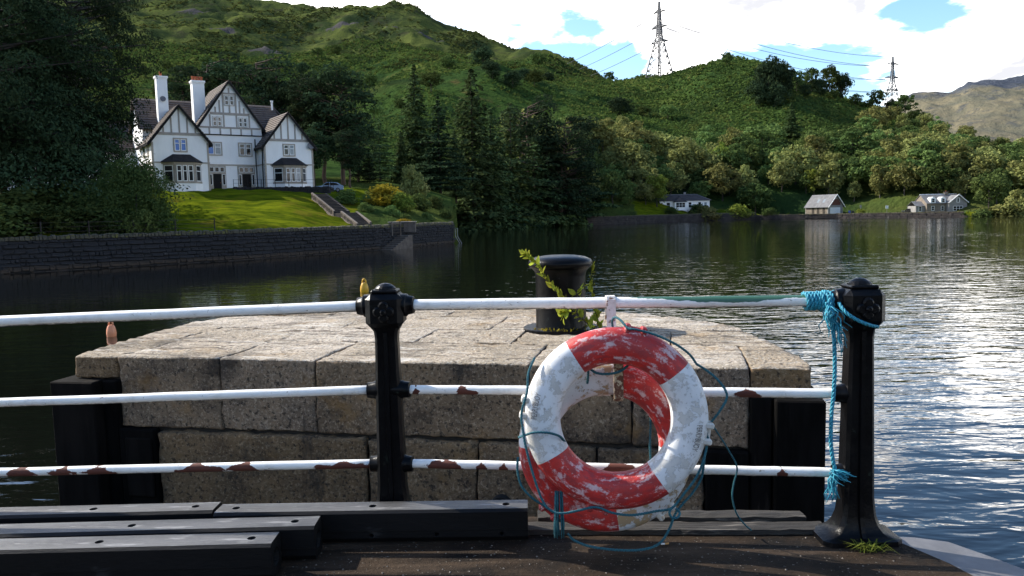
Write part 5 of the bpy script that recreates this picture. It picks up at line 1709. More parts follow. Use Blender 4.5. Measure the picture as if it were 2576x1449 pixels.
def doorway(uc, w_d, ground, n_fan):
    o = MB()
    o.box(uc - 1.15, uc - w_d / 2, cv0 - .12, cv0 + .02, -.6, 3.25); o.box(uc + w_d / 2, uc + 1.15, cv0 - .12, cv0 + .02, -.6, 3.25); o.box(uc - w_d / 2, uc + w_d / 2, cv0 - .12, cv0 + .02, 2.2, 3.25)
    f = o.build('door_surround', M['dressed'], house)
    d = panel(house, 'door', M['door_black'], uc - w_d / 2, uc + w_d / 2, ground, 2.2, cv0 - .06, cv0 + .03)
    MB().lathe([(.04, 0), (.04, .05)], 8, Matrix.Translation((uc + w_d * .36, cv0 - .06, 1.0)) @ Matrix.Rotation(R(90), 4, 'X')).build('handle', M['pot'], d)
    def lite(a, b, lo, hi):
        q = MB(); t = .06
        q.box(a, a + t, cv0 - .15, cv0 - .1, lo, hi); q.box(b - t, b, cv0 - .15, cv0 - .1, lo, hi); q.box(a, b, cv0 - .15, cv0 - .1, lo, lo + t); q.box(a, b, cv0 - .15, cv0 - .1, hi - t, hi)
        fr = q.build('light', M['white_frame'], house)
        MB().box(a + t, b - t, cv0 - .135, cv0 - .12, lo + t, hi - t).build('pane', M['glass'], fr)
    k = 2.0 / n_fan
    for i in range(n_fan): lite(uc - 1.0 + k * i + .05, uc - 1.0 + k * (i + 1) - .05, 2.42, 3.1)
    lite(uc - 1.05, uc - w_d / 2 - .12, .7, 2.15); lite(uc + w_d / 2 + .12, uc + 1.05, .7, 2.15)
doorway(8.35, 1.05, -.3, 3)
doorway(12.2, 1.15, .2, 3)


def chimney(u0, u1, v0, v1, w0, w1, pots):
    m = MB().box(u0, u1, v0, v1, w0, w1 - .35)
    m.box(u0 - .06, u1 + .06, v0 - .06, v1 + .06, w1 - .349, w1 - .22); m.box(u0 - .12, u1 + .12, v0 - .12, v1 + .12, w1 - .219, w1)
    c = m.build('chimney', M['render'], house)
    for i in range(pots):
        uu = u0 + (u1 - u0) * (i + .5) / pots
        MB().lathe([(.17, 0), (.15, .1), (.145, .45), (.18, .5), (.18, .6)], 12, Matrix.Translation((uu, (v0 + v1) / 2, w1))).build('chimney_pot', M['pot'], c)
    return c
c1 = chimney(2.05, 3.35, 5.6, 6.8, 8.2, 14.95, 1)
MB().lathe([(.02, -.1), (.30, 0), (.36, .06), (.34, .07)], 16, Matrix.Translation((2.7, 5.55, 12.0)) @ Matrix.Rotation(R(80), 4, 'X')).build('satellite_dish', M['grey_dish'], c1)
chimney(6.35, 7.85, 5.0, 6.3, 8.0, 14.6, 4)
MB().lathe([(.02, -.1), (.38, 0), (.46, .08), (.44, .09)], 18, Matrix.Translation((20.2, -.3, 5.95)) @ Matrix.Rotation(R(78), 4, 'X')).build('satellite_dish', M['grey_dish'], house)
MB().lathe([(.14, 11.8), (.14, 12.9), (.22, 12.95), (.22, 13.15)], 10, Matrix.Translation((18.0, 9.0, 0))).build('flue', M['white_frame'], house)
MB().tube([(13.55, 2.85, 6.9), (13.55, 2.85, 3.6), (13.6, 2.8, -.5)], .07, 8).build('downpipe', M['barge'], house)
MB().tube([(13.78, -.12 + .6, 5.5), (13.72, .5, 3.6), (13.72, .5, -.5)], .07, 8).build('downpipe', M['barge'], house)
# rooflights
for (ua, wa_, v_) in ((8.35, 11.75, 5.3),):
    k = (14.4 - 8.55) / 4.1
    x0 = 10.45 - (14.4 - wa_) / k; x1 = 10.45 - (14.4 - (wa_ - 1.2)) / k
    MB().add([(x0, v_, wa_ + .18), (x0, v_ + .7, wa_ + .18), (x1, v_ + .7, wa_ - 1.02), (x1, v_, wa_ - 1.02)] + [(x0, v_, wa_ + .02), (x0, v_ + .7, wa_ + .02), (x1, v_ + .7, wa_ - 1.18), (x1, v_, wa_ - 1.18)],
             [(0, 1, 2, 3), (7, 6, 5, 4), (0, 4, 5, 1), (1, 5, 6, 2), (2, 6, 7, 3), (3, 7, 4, 0)]).build('rooflight', M['glass_net'], house)

# terrace in front of the right half: retaining wall, railing
tA, tB, tC = HM @ Vector((9.3, -1.4, 0)), HM @ Vector((21.4, -3.2, 0)), HM @ Vector((23.5, .5, 0))
stone_wall('terrace_wall', 'low dark rubble wall holding the terrace in front of the house', [(tA.x, tA.y), (tB.x, tB.y), (tC.x, tC.y)], 4.3, 5.55, 5.85, [M['wall_dark'], M['wall_dark']], sl=.5, sh=.28, limit=200, cope_w=.4)
tf = HM.copy()
MB().prism([(9.35, -1.2), (21.2, -2.95), (23.2, .4), (23, 3), (9.35, 3)], -1.0, -.02, 'z', HM).build('terrace_paving', M['step'])
tag(bpy.data.objects['terrace_paving'], 'paved terrace at the house front', kind='structure')
def terrace_rail():
    r = root('terrace_railing', tuple(tA)); tag(r, 'thin dark iron railing along the terrace wall top', 'railing')
    pts = [tA.lerp(tB, i / 7) for i in range(8)] + [tB.lerp(tC, i / 2) for i in (1, 2)]
    for p in pts: MB().tube([Vector((p.x, p.y, 5.7)), Vector((p.x, p.y, 6.85))], .035, 6).build('post', M['barge'], r)
    for z in (6.35, 6.8): MB().tube([Vector((p.x, p.y, z)) for p in pts], .018, 6).build('rail', M['barge'], r)
terrace_rail()

# ------------------------------------------------------------------ cars
def car(name, label, P, yaw, paint, dims=(4.1, 1.7, 1.45)):
    L, W, H = dims
    r = root(name, tuple(P), yaw, local=True); tag(r, label, 'car')
    prof = [(-L / 2, .35), (-L / 2, .72), (-L / 2 + .12, .86), (-L * .24, .95), (-L * .08, H - .03), (L * .10, H), (L * .30, H - .08), (L * .43, .98), (L / 2, .90), (L / 2, .35), (L * .36, .28), (-L * .36, .28)]
    b = MB().prism(prof, -W / 2, W / 2, 'y').build('body', paint, r)
    bv = b.modifiers.new('bevel', 'BEVEL'); bv.width = .07; bv.segments = 3; bv.limit_method = 'ANGLE'
    sidew = [(-L * .20, .98), (-L * .075, H - .10), (L * .02, H - .08), (L * .02, .98)]
    side2 = [(L * .04, .98), (L * .04, H - .08), (L * .26, H - .15), (L * .36, .99)]
    for s in (-1, 1):
        for q in (sidew, side2): MB().prism(q, s * (W / 2 - .01), s * (W / 2 + .012), 'y').build('side_window', M['glass'], r)
    MB().add([(-L * .235, -W * .4, .98), (-L * .235, W * .4, .98), (-L * .10, W * .37, H - .06), (-L * .10, -W * .37, H - .06)], [(0, 1, 2, 3)]).build('windscreen', M['glass'], r, M=Matrix.Translation((-.035, 0, .02)))
    MB().add([(L * .315, -W * .37, H - .10), (L * .315, W * .37, H - .10), (L * .425, W * .4, 1.02), (L * .425, -W * .4, 1.02)], [(0, 1, 2, 3)]).build('rear_window', M['glass'], r, M=Matrix.Translation((.035, 0, .02)))
    for x in (-L * .31, L * .30):
        for s in (-1, 1):
            T = Matrix.Translation((x, s * (W / 2 - .08), .31)) @ Matrix.Rotation(R(90), 4, 'X')
            t = MB().lathe([(.31, -.10), (.31, .10), (.2, .105), (.2, -.105)], 18, T).build('wheel', M['rubber'], r)
            MB().lathe([(.19, -.112), (.19, .112)], 14, T).build('rim', M['steel_plate'], t)
    for s in (-1, 1): MB().cbox(-L / 2 - .01, -L / 2 + .12, s * W * .36 - .16, s * W * .36 + .16, .64, .80, .02).build('headlight', M['glass_net'], r)
paint1, n__, b__ = newmat('blue car paint'); b__.inputs['Base Color'].default_value = (.17, .25, .36, 1); b__.inputs['Roughness'].default_value = .25; b__.inputs['Coat Weight'].default_value = .6
paint2, n__, b__ = newmat('black car paint'); b__.inputs['Base Color'].default_value = (.02, .022, .022, 1); b__.inputs['Roughness'].default_value = .25; b__.inputs['Coat Weight'].default_value = .6
cp_ = at(828, 484, 112.0); car('parked_car', 'pale blue hatchback parked beside the white house', (cp_.x, cp_.y, cp_.z), R(12), paint1)

# ------------------------------------------------------------------ far cottages
def frame_at(px, py, d, yaw, s=1.0):
    p = at(px, py, d); return Matrix.Translation(p) @ Matrix.Rotation(yaw, 4, 'Z') @ Matrix.Scale(s, 4)
M['far_slate'] = simple('grey slate', (.085, .075, .076), (.060, .054, .056), .8, .8, .3, 6, .03, spec=.1)
M['pale_slate'] = simple('light grey slate', (.20, .20, .205), (.15, .15, .155), .8, .8, .3, 6, .03, spec=.1)
M['tan_stone'] = simple('tan rubble', (.22, .18, .14), (.15, .125, .10), 1.5, .9, .4, 5, .03)
M['grey_harl'] = simple('grey harling', (.26, .25, .24), (.21, .20, .195), 1, .9)
M['brown_board'] = simple('red brown boarding', (.13, .045, .028), (.09, .032, .022), 2, .8)
M['door_white'] = simple('white boarded door', (.72, .74, .76), (.64, .66, .68), 2, .6)


def fw(parent, u0, u1, w0, w1, v, n=1, frame=.10, T=None, gl='glass'):
    """small far window: frame with panes"""
    I = T or Matrix.Identity(4); m = MB(); f = frame
    m.box(u0 - f, u0, v - .06, v + .02, w0 - f, w1 + f, I); m.box(u1, u1 + f, v - .06, v + .02, w0 - f, w1 + f, I); m.box(u0, u1, v - .06, v + .02, w1, w1 + f, I); m.box(u0, u1, v - .06, v + .02, w0 - f, w0, I)
    k = (u1 - u0) / n
    for i in range(1, n): m.box(u0 + k * i - .05, u0 + k * i + .05, v - .05, v + .02, w0, w1, I)
    m.box(u0, u1, v - .045, v + .02, (w0 + w1) / 2 - .04, (w0 + w1) / 2 + .04, I)
    o = m.build('window', M['white_frame'], parent)
    for i in range(n):
        a, b = u0 + k * i + (.05 if i else 0), u0 + k * (i + 1) - (.05 if i < n - 1 else 0)
        MB().box(a, b, v - .02, v + .02, w0, (w0 + w1) / 2 - .04, I).build('pane', M[gl], o); MB().box(a, b, v - .02, v + .02, (w0 + w1) / 2 + .04, w1, I).build('pane', M[gl], o)


def cottage():
    Fm = frame_at(1661, 528, 262, R(3)); r = root('white_cottage', M=Fm, local=True)
    tag(r, 'long low white cottage with grey hipped roof on the far shore', 'house')
    W, D, H, RZ = 16.9, 7.5, 2.85, 5.0
    MB().box(0, W, 0, D, -1.5, H).build('wall', M['render'], r)
    MB().box(-4.2, -.01, 1.5, 6.5, -1.5, 2.3).build('side_wing', M['render'], r)
    e = .4
    slope(r, 'roof_slope', M['far_slate'], (-e, -e, H), (W + e, -e, H), (W - 3.4, D / 2, RZ), (1.8, D / 2, RZ), 12, .06)
    slope(r, 'roof_slope', M['far_slate'], (-e, D + e, H), (W + e, D + e, H), (W - 3.4, D / 2, RZ), (1.8, D / 2, RZ), 12, .06)
    slope(r, 'roof_slope', M['far_slate'], (W + e, -e, H), (W + e, D + e, H), (W - 3.4, D / 2 + .01, RZ), (W - 3.4, D / 2 - .01, RZ), 12, .06)
    slope(r, 'roof_slope', M['far_slate'], (-e, -e, H), (-e, D + e, H), (1.8, D / 2 + .01, RZ), (1.8, D / 2 - .01, RZ), 12, .06)
    slope(r, 'roof_slope', M['far_slate'], (-4.5, 1.2, 2.3), (0, 1.2, 2.3), (0, 4, 3.6), (-4.5, 4, 3.6), 8, .05)
    MB().tube([(1.8, D / 2, RZ + .06), (W - 3.4, D / 2, RZ + .06), (W + e, -e, H + .05)], .12, 6).build('ridge', M['pale_slate'], r)
    # projecting bay with its own gable
    MB().prism([(4.6, -.3), (8.6, -.3), (8.6, 2.5), (4.6, 2.5)], -1.3, .1, 'y').build('bay', M['render'], r)
    slope(r, 'roof_slope', M['far_slate'], (4.3, -1.6, 2.45), (4.3, 1.2, 2.45), (6.6, 1.2, 4.1), (6.6, -.6, 4.1), 8, .05)
    slope(r, 'roof_slope', M['far_slate'], (8.9, -1.6, 2.45), (8.9, 1.2, 2.45), (6.6, 1.2, 4.1), (6.6, -.6, 4.1), 8, .05)
    slope(r, 'roof_slope', M['far_slate'], (4.3, -1.6, 2.45), (8.9, -1.6, 2.45), (6.61, -.6, 4.1), (6.59, -.6, 4.1), 8, .05)
    fw(r, 5.1, 8.1, .75, 2.2, -1.3, 3)
    for a, b in ((2.2, 3.3), (9.7, 10.6), (13.0, 13.9)): fw(r, a, b, .7, 2.3, 0, 1)
    fw(r, 16.0 - .9, 16.0 - .1, .9, 2.2, 0, 1, gl='glass_net')
    MB().cbox(9.2, 9.9, D / 2 + .2, D / 2 + .9, 3.2, 5.9, .03).build('chimney', M['grey_harl'], r)
cottage()


def boathouse():
    th = R(28); Fm = frame_at(2083, 538, 259, th, 1.05); r = root('boathouse', M=Fm, local=True)
    tag(r, 'small gabled stone boathouse with white double door and brown boarded gable on the far shore', 'boathouse')
    W, D, H, A = 6.9, 9.0, 2.5, 6.1
    MB().prism([(0, -1.5), (W, -1.5), (W, H), (W / 2, A), (0, H)], 0, D, 'y').build('wall', M['grey_harl'], r)
    MB().box(-.02, 0.0, .3, D - .2, -1.2, H - .1).build('stone_side', M['tan_stone'], r)
    k = (A - H) / (W / 2); o = .5
    for s, x0 in ((1, -o), (-1, W + o)):
        slope(r, 'roof_slope', M['pale_slate'], (x0, -.6, H - o * k + .05), (x0, D + .2, H - o * k + .05), (W / 2, D + .2, A + .05), (W / 2, -.6, A + .05), 12, .07)
        MB().add([(x0, -.66, H - o * k - .15), (W / 2, -.66, A - .2), (W / 2, -.66, A + .15), (x0, -.66, H - o * k + .18), (x0, -.58, H - o * k - .15), (W / 2, -.58, A - .2), (W / 2, -.58, A + .15), (x0, -.58, H - o * k + .18)],
                 [(0, 1, 2, 3), (7, 6, 5, 4), (0, 4, 5, 1), (1, 5, 6, 2), (2, 6, 7, 3), (3, 7, 4, 0)]).build('bargeboard', M['white_frame'], r)
    d = MB().box(.9, 5.6, -.05, .02, -.1, 2.0).build('boat_door', M['door_white'], r)
    for i in range(1, 8): MB().box(.9 + 4.7 * i / 8 - .02, .9 + 4.7 * i / 8 + .02, -.065, -.05, -.1, 2.0).build('door_batten', M['white_frame'], d)
    for i in range(8): MB().box(1.2 + i * .56, 1.72 + i * .56, -.06, .02, 2.75, min(4.6, A - abs(1.46 + i * .56 - W / 2) * k - .35)).build('board', M['brown_board'], r)
    for y_ in (2.4, 4.6):
        x0 = W / 2 - (A - 4.6) / k; x1 = W / 2 - (A - 3.5) / k
        MB().add([(x0, y_, 4.75), (x0, y_ + .8, 4.75), (x1, y_ + .8, 3.65), (x1, y_, 3.65), (x0, y_, 4.6), (x0, y_ + .8, 4.6), (x1, y_ + .8, 3.5), (x1, y_, 3.5)], [(0, 1, 2, 3), (7, 6, 5, 4), (0, 4, 5, 1), (1, 5, 6, 2), (2, 6, 7, 3), (3, 7, 4, 0)]).build('rooflight', M['glass_net'], r)
    for y_ in (1.2, 3.4, 5.4): MB().box(-.05, -.021, y_, y_ + .9, 0, 2.0).build('side_door', M['bark'], r)
boathouse()


def stone_house():
    Fm = frame_at(2331, 536, 241, R(1), 1.085); r = root('stone_house', M=Fm, local=True)
    tag(r, 'stone house with grey slate roof, two white dormers and a grey gable', 'house')
    W, D, H, RZ = 11.6, 7, 2.85, 5.2
    MB().prism([(0, -1.5), (D, -1.5), (D, H), (D / 2, RZ), (0, H)], 0, W, 'x').build('wall', M['tan_stone'], r)
    slope(r, 'roof_slope', M['pale_slate'], (-.2, -.35, H - .2), (W + .2, -.35, H - .2), (W + .2, D / 2, RZ + .05), (-.2, D / 2, RZ + .05), 12, .06)
    slope(r, 'roof_slope', M['pale_slate'], (-.2, D + .35, H - .2), (W + .2, D + .35, H - .2), (W + .2, D / 2, RZ + .05), (-.2, D / 2, RZ + .05), 12, .06)
    MB().tube([(-.2, D / 2, RZ + .12), (W + .2, D / 2, RZ + .12)], .13, 6).build('ridge', M['white_frame'], r)
    g0, g1 = 5.7, 10.9; gc = (g0 + g1) / 2
    MB().prism([(g0, -1.5), (g1, -1.5), (g1, 2.9), (gc, 4.95), (g0, 2.9)], -1.2, 3, 'y').build('wall', M['grey_harl'], r)
    for x0 in (g0 - .3, g1 + .3):
        slope(r, 'roof_slope', M['pale_slate'], (x0, -1.5, 2.7), (x0, 2.5, 2.7), (gc, 2.5, 5.0), (gc, -1.5, 5.0), 10, .06)
        MB().tube([(x0, -1.55, 2.72), (gc, -1.55, 5.05)], .13, 6).build('bargeboard', M['white_frame'], r)
    fw(r, 7.0, 9.6, .55, 1.75, -1.2, 3); fw(r, gc - .3, gc + .3, 3.0, 4.0, -1.2, 1, .16)
    for a in (1.4, 4.2): fw(r, a, a + .7, .75, 1.85, 0, 1)
    for a in (1.0, 3.9):
        MB().prism([(a, 2.7), (a + 1.5, 2.7), (a + 1.5, 4.1), (a + .75, 4.55), (a, 4.1)], -.1, 2.2, 'y').build('dormer', M['white_frame'], r)
        fw(r, a + .4, a + 1.1, 3.05, 4.0, -.1, 1, .06)
    MB().box(-2.6, -.01, 1.0, 5.5, -1.5, 2.1).build('side_wing', M['grey_harl'], r)
    slope(r, 'roof_slope', M['pale_slate'], (-2.8, .8, 2.0), (0, .8, 2.0), (0, 3.2, 3.4), (-2.8, 3.2, 3.4), 8, .05)
    slope(r, 'roof_slope', M['pale_slate'], (-2.8, 5.7, 2.0), (0, 5.7, 2.0), (0, 3.2, 3.4), (-2.8, 3.2, 3.4), 8, .05)
    fw(r, -1.7, -1.0, .6, 1.8, 1.0, 1)
    c = MB().cbox(7.0, 7.8, D / 2 - .4, D / 2 + .4, 4.6, 6.0, .03).build('chimney', M['tan_stone'], r)
    MB().lathe([(.14, 0), (.12, .35)], 8, Matrix.Translation((7.4, D / 2, 6.0))).build('chimney_pot', M['pot'], c)
stone_house()
cp_ = at(2287, 536, 246); car('dark_car', 'black car parked on the far shore left of the stone house', (cp_.x, cp_.y, cp_.z), R(4), paint2)


def sign(px, y0, y1, d, w_, h_, label, mat):
    b, t = at(px, y0, d), at(px, y1, d); r = root('shore_sign', tuple(b)); tag(r, label, 'sign')
    MB().tube([b - Vector((0, 0, .6)), t], .05, 6).build('post', M['grey_harl'], r)
    MB().cbox(t.x - w_ / 2, t.x + w_ / 2, t.y - .12, t.y - .06, t.z - h_ / 2, t.z + h_ / 2, .02).build('board', mat, r)
sign(2231, 536, 521, 250, .95, 1.0, 'blank white notice board on a post on the far lawn', M['white_frame'])
sign(2165, 536, 519, 256, .6, .9, 'small grey notice board on a post on the far lawn', M['grey_harl'])


def bin_(px, py, d, c, label):
    b = at(px, py, d); r = root('wheelie_bin', tuple(b)); tag(r, label, 'bin')
    mt = simple(label[:20], c, None, 3, .5)
    MB().prism([(-.25, 0), (.25, 0), (.32, 1.0), (-.32, 1.0)], -.3, .3, 'y', Matrix.Translation(b)).build('tub', mt, r)
    MB().cbox(-.35, .35, -.36, .34, 1.0, 1.09, .03, Matrix.Translation(b)).build('lid', mt, r)
bin_(2137, 538, 257, (.02, .05, .28), 'blue wheelie bin beside the boathouse')
bin_(2145, 538, 257, (.02, .022, .022), 'black wheelie bin right of the blue one by the boathouse')

# low wire fence on the left bank
def wire_fence():
    r = root('wire_fence', (-40, 57.5, .6)); tag(r, 'dark post and wire fence on the bank at the far left', 'fence')
    pts = []
    for i in range(9):
        t = i / 8; x = -46 + 20 * t; y = 50.8 + 17.4 * t; pts.append(Vector((x, y, 0)))
    for p in pts:
        p.z = .62; MB().tube([p - Vector((0, 0, .4)), p + Vector((0, 0, 1.15))], .05, 6).build('post', M['bark'], r)
    for h in (.35, .7, 1.05): MB().tube([p + Vector((0, 0, h)) for p in pts], .016, 5).build('wire', M['bark'], r)
wire_fence()

# ------------------------------------------------------------------ pylons and lines
M['galv'] = simple('galvanised lattice', (.085, .092, .105), (.06, .065, .075), .3, .6)
M['cable'] = simple('weathered cable', (.09, .095, .105), None, .3, .7)


def pylon(px, py, d, H, W, yaw, arms, label):
    b = at(px, py, d); Rz = Matrix.Translation(b) @ Matrix.Rotation(yaw, 4, 'Z')
    r = root('pylon', M=Rz, local=True); tag(r, label, 'pylon', 'pylons on the hill')
    def half(z):
        t = z / H
        return W / 2 * (1 - t / .56) + 1.35 * (t / .56) if t < .56 else 1.35 - 1.0 * (t - .56) / .44
    lv = [0, .10, .19, .28, .36, .43, .50, .56, .61, .66, .70, .745, .79, .83, .87, .91, .95, 1.0]
    rad = .36
    for sx in (-1, 1):
        for sy in (-1, 1):
            MB().tube([(sx * half(z * H), sy * half(z * H), z * H - (3 if z == 0 else 0)) for z in lv], rad * 1.25, 4).build('leg', M['galv'], r)
    br = MB()
    for z0, z1 in zip(lv[:-1], lv[1:]):
        h0, h1 = half(z0 * H), half(z1 * H)
        for f in range(4):
            c, s = ((1, 0), (0, 1), (-1, 0), (0, -1))[f]
            def q(a, h, z): return (c * h - s * a * h, s * h + c * a * h, z * H)
            br.tube([q(-1, h0, z0), q(1, h1, z1)], rad * .62, 3, False); br.tube([q(1, h0, z0), q(-1, h1, z1)], rad * .62, 3, False); br.tube([q(-1, h1, z1), q(1, h1, z1)], rad * .62, 3, False)
    br.build('bracing', M['galv'], r, fix=False)
    tips = []
    for z, a in arms:
        h = half(z * H)
        for s in (-1, 1):
            m = MB(); tip = (s * a, 0, z * H)
            for sy in (-1, 1):
                m.tube([(s * h, sy * h, z * H + .2), tip], rad * .9, 4); m.tube([(s * h, sy * h, z * H + 1.9), tip], rad * .9, 4)
                for k in range(1, 4): m.tube([(s * (h + (a - h) * k / 4), sy * h * (1 - k / 4), z * H + .2 * (1 - k / 4)), (s * (h + (a - h) * k / 4), sy * h * (1 - k / 4), z * H + 1.9 * (1 - k / 4))], rad * .6, 3)
            o = m.build('crossarm', M['galv'], r, fix=False)
            MB().tube([tip, (tip[0], 0, tip[2] - 1.8)], .14, 6).build('insulator', M['grey_harl'], o)
            tips.append(Rz @ Vector((tip[0], 0, tip[2] - 1.8)))
    tips.append(Rz @ Vector((0, 0, H)))
    return tips
t1 = pylon(1659, 197, 545, 51.5, 14, R(-52), ((.86, 5.5), (.665, 6.6), (.47, 7.6)), 'tall steel lattice pylon on the saddle of the hill, the nearer of two')
t2 = pylon(2243, 275, 780, 51.0, 11, R(20), ((.855, 8.5), (.60, 9.5), (.36, 8.0)), 'smaller looking steel pylon behind the right shoulder of the hill')


def cable(a, b, sag, label, grp, rad=.19):
    pts = []
    for i in range(25):
        t = i / 24; p = a.lerp(b, t); pts.append(p - Vector((0, 0, 4 * sag * t * (1 - t))))
    m = MB().tube(pts, rad, 4); tag(m.build('power_cable', M['cable'], fix=False), label, 'cable', grp)
nm = ['upper rear', 'upper front', 'middle rear', 'middle front', 'lower rear', 'lower front', 'topmost earth']
for i in range(7):
    cable(t1[i], t2[i], 9, nm[i] + ' power cable strung between the two pylons', 'cables between the pylons')
far_l = [at(1180, 225 + 14 * (i // 2), 900) + Vector((6 * (i % 2), 0, 0)) for i in range(6)]
for i in (0, 2, 4): cable(t1[i], far_l[i], 12, ['upper', '', 'middle', '', 'lower'][i] + ' power cable running left from the tall pylon', 'cables running left')


def pole(px, y0, y1, d, label):
    b, t = at(px, y0, d), at(px, y1, d); r = root('utility_pole', tuple(b)); tag(r, label, 'pole', 'wooden poles on the hill')
    MB().tube([b - Vector((0, 0, 3)), t], [.16, .11], 6).build('shaft', M['pale_bark'], r)
    MB().box(t.x - .7, t.x + .7, t.y - .06, t.y + .06, t.z - .5, t.z - .36).build('crossbar', M['pale_bark'], r)
pole(1876, 325, 278, 395, 'thin pale pole standing alone on the bracken slope')
pole(2118, 248, 208, 442, 'thin pole beside the dark trees on the hill crest')
pole(1597, 440, 412, 290, 'short pole standing in the wood left of the white cottage')
# ------------------------------------------------------------------ trees and shrubs
def limb_mesh(m, p, q, r0, r1, n=6, wob=.0, k=4):
    pts = []
    for i in range(k + 1):
        t = i / k; a = Vector(p).lerp(Vector(q), t)
        if 0 < i < k: a += Vector((rnd.uniform(-wob, wob), rnd.uniform(-wob, wob), 0))
        pts.append(a)
    m.tube(pts, [r0 + (r1 - r0) * i / k for i in range(k + 1)], n, False)


def mk_mesh(name, V, F, mat):
    me = bpy.data.meshes.new(name)
    me.vertices.add(len(V)); me.vertices.foreach_set('co', np.ascontiguousarray(V, dtype=np.float32).ravel())
    me.loops.add(F.size); me.loops.foreach_set('vertex_index', F.ravel().astype(np.int32))
    me.polygons.add(len(F)); me.polygons.foreach_set('loop_start', np.arange(0, F.size, 4, dtype=np.int32))
    me.polygons.foreach_set('loop_total', np.full(len(F), 4, dtype=np.int32))
    me.update(); me.materials.append(mat)
    return me


def mb_mesh(name, m, mat):
    me = bpy.data.meshes.new(name); me.from_pydata(m.v, [], m.f); me.materials.append(mat)
    me.polygons.foreach_set('use_smooth', [True] * len(me.polygons)); return me


def clumps(rng, C, Rd, per, leaf, squash=.8, up=.35, jit=.45):
    """leaves on the skin of each clump, mostly its outer and upper side"""
    n = len(C)
    D = rng.normal(0, 1, (n, per, 3)); D[..., 2] += up; D /= np.linalg.norm(D, axis=2)[..., None]
    rad = Rd[:, None] * (rng.uniform(.55, 1.0, (n, per)) ** .6)
    P = C[:, None] + D * rad[..., None] * np.array([1, 1, squash])
    return cards(P.reshape(-1, 3), D.reshape(-1, 3), leaf, leaf * .75, rng, jit)


def broad(seed, h=1.0, r=.42, base=.16, nc=46, per=46, leaf=.034, cr=.15, narrow=1.0, mats=('lf_olive', 'bark')):
    """round-headed tree of height 1"""
    rng = np.random.RandomState(seed); rnd.seed(seed)
    zc = (base + 1) / 2; hz = (1 - base) / 2
    D = rng.normal(0, 1, (nc, 3)); D /= np.linalg.norm(D, axis=1)[:, None]
    t = rng.uniform(.25, 1, nc) ** .5
    w_ = 1 + .25 * rng.normal(0, 1, nc)
    taper = np.where(D[:, 2] > 0, 1 - .25 * D[:, 2], 1 - .05 * D[:, 2])
    C = np.stack([D[:, 0] * r * t * taper * narrow, D[:, 1] * r * t * taper * narrow, zc + D[:, 2] * hz * t * .84], -1)
    C[:, :2] += rng.normal(0, .055, (nc, 2)); C[:, 2] += rng.normal(0, .035, nc)
    Rd = cr * rng.uniform(.5, 1.35, nc)
    V, F = clumps(rng, C, Rd, per, leaf)
    cm = mk_mesh('crown', V, F, M[mats[0]])
    m = MB(); limb_mesh(m, (0, 0, -.08), (rnd.uniform(-.02, .02), 0, .62), .022, .008, 7, .012)
    for i in range(9):
        c = C[rng.randint(nc)]; z0 = rng.uniform(.18, .5); limb_mesh(m, (0, 0, z0), c * .85 + np.array([0, 0, z0 * .12]), .010, .003, 5, .012)
    return cm, mb_mesh('trunk', m, M[mats[1]])


def spruce(seed, r=.20, mats=('lf_spruce', 'bark'), levels=34, leaf=.017, base=.06, droop=.35, density=1.0, irregular=.25):
    rng = np.random.RandomState(seed); rnd.seed(seed)
    Cs, Ns = [], []
    m = MB(); limb_mesh(m, (0, 0, -.05), (0, 0, .97), .014, .002, 7, .002, 6)
    for i in range(levels):
        t = i / (levels - 1); z = base + (1 - base) * (t ** .92)
        rad = r * (1 - t) ** .78 * (1 + irregular * rng.normal()) + .012
        nb = max(4, int(9 * (1 - t) + 4)); a0 = rng.uniform(0, 6.28)
        for b in range(nb):
            a = a0 + 2 * math.pi * b / nb + rng.normal(0, .15); L = rad * rng.uniform(.7, 1.15)
            k = max(5, int(34 * density * L / r))
            s = rng.uniform(.12, 1, k) ** .75
            dz = -droop * L * s ** 1.6 + .10 * L * s + rng.normal(0, .006, k)
            sp = rng.normal(0, 1, k) * L * .17 * (1.15 - s * .6)
            Cs.append(np.stack([np.cos(a) * L * s - np.sin(a) * sp, np.sin(a) * L * s + np.cos(a) * sp, z + dz], -1))
            Ns.append(np.tile([np.cos(a) * .35, np.sin(a) * .35, .85], (k, 1)))
        if i % 3 == 0 and t < .8:
            for b in range(4):
                a = rng.uniform(0, 6.28); L = rad * .8; limb_mesh(m, (0, 0, z), (math.cos(a) * L, math.sin(a) * L, z - droop * L * .6), .0035, .001, 4, .004, 3)
    C = np.concatenate(Cs); N = np.concatenate(Ns)
    V, F = cards(C, N, leaf, leaf * .6, rng, .38)
    return mk_mesh('crown', V, F, M[mats[0]]), mb_mesh('trunk', m, M[mats[1]])


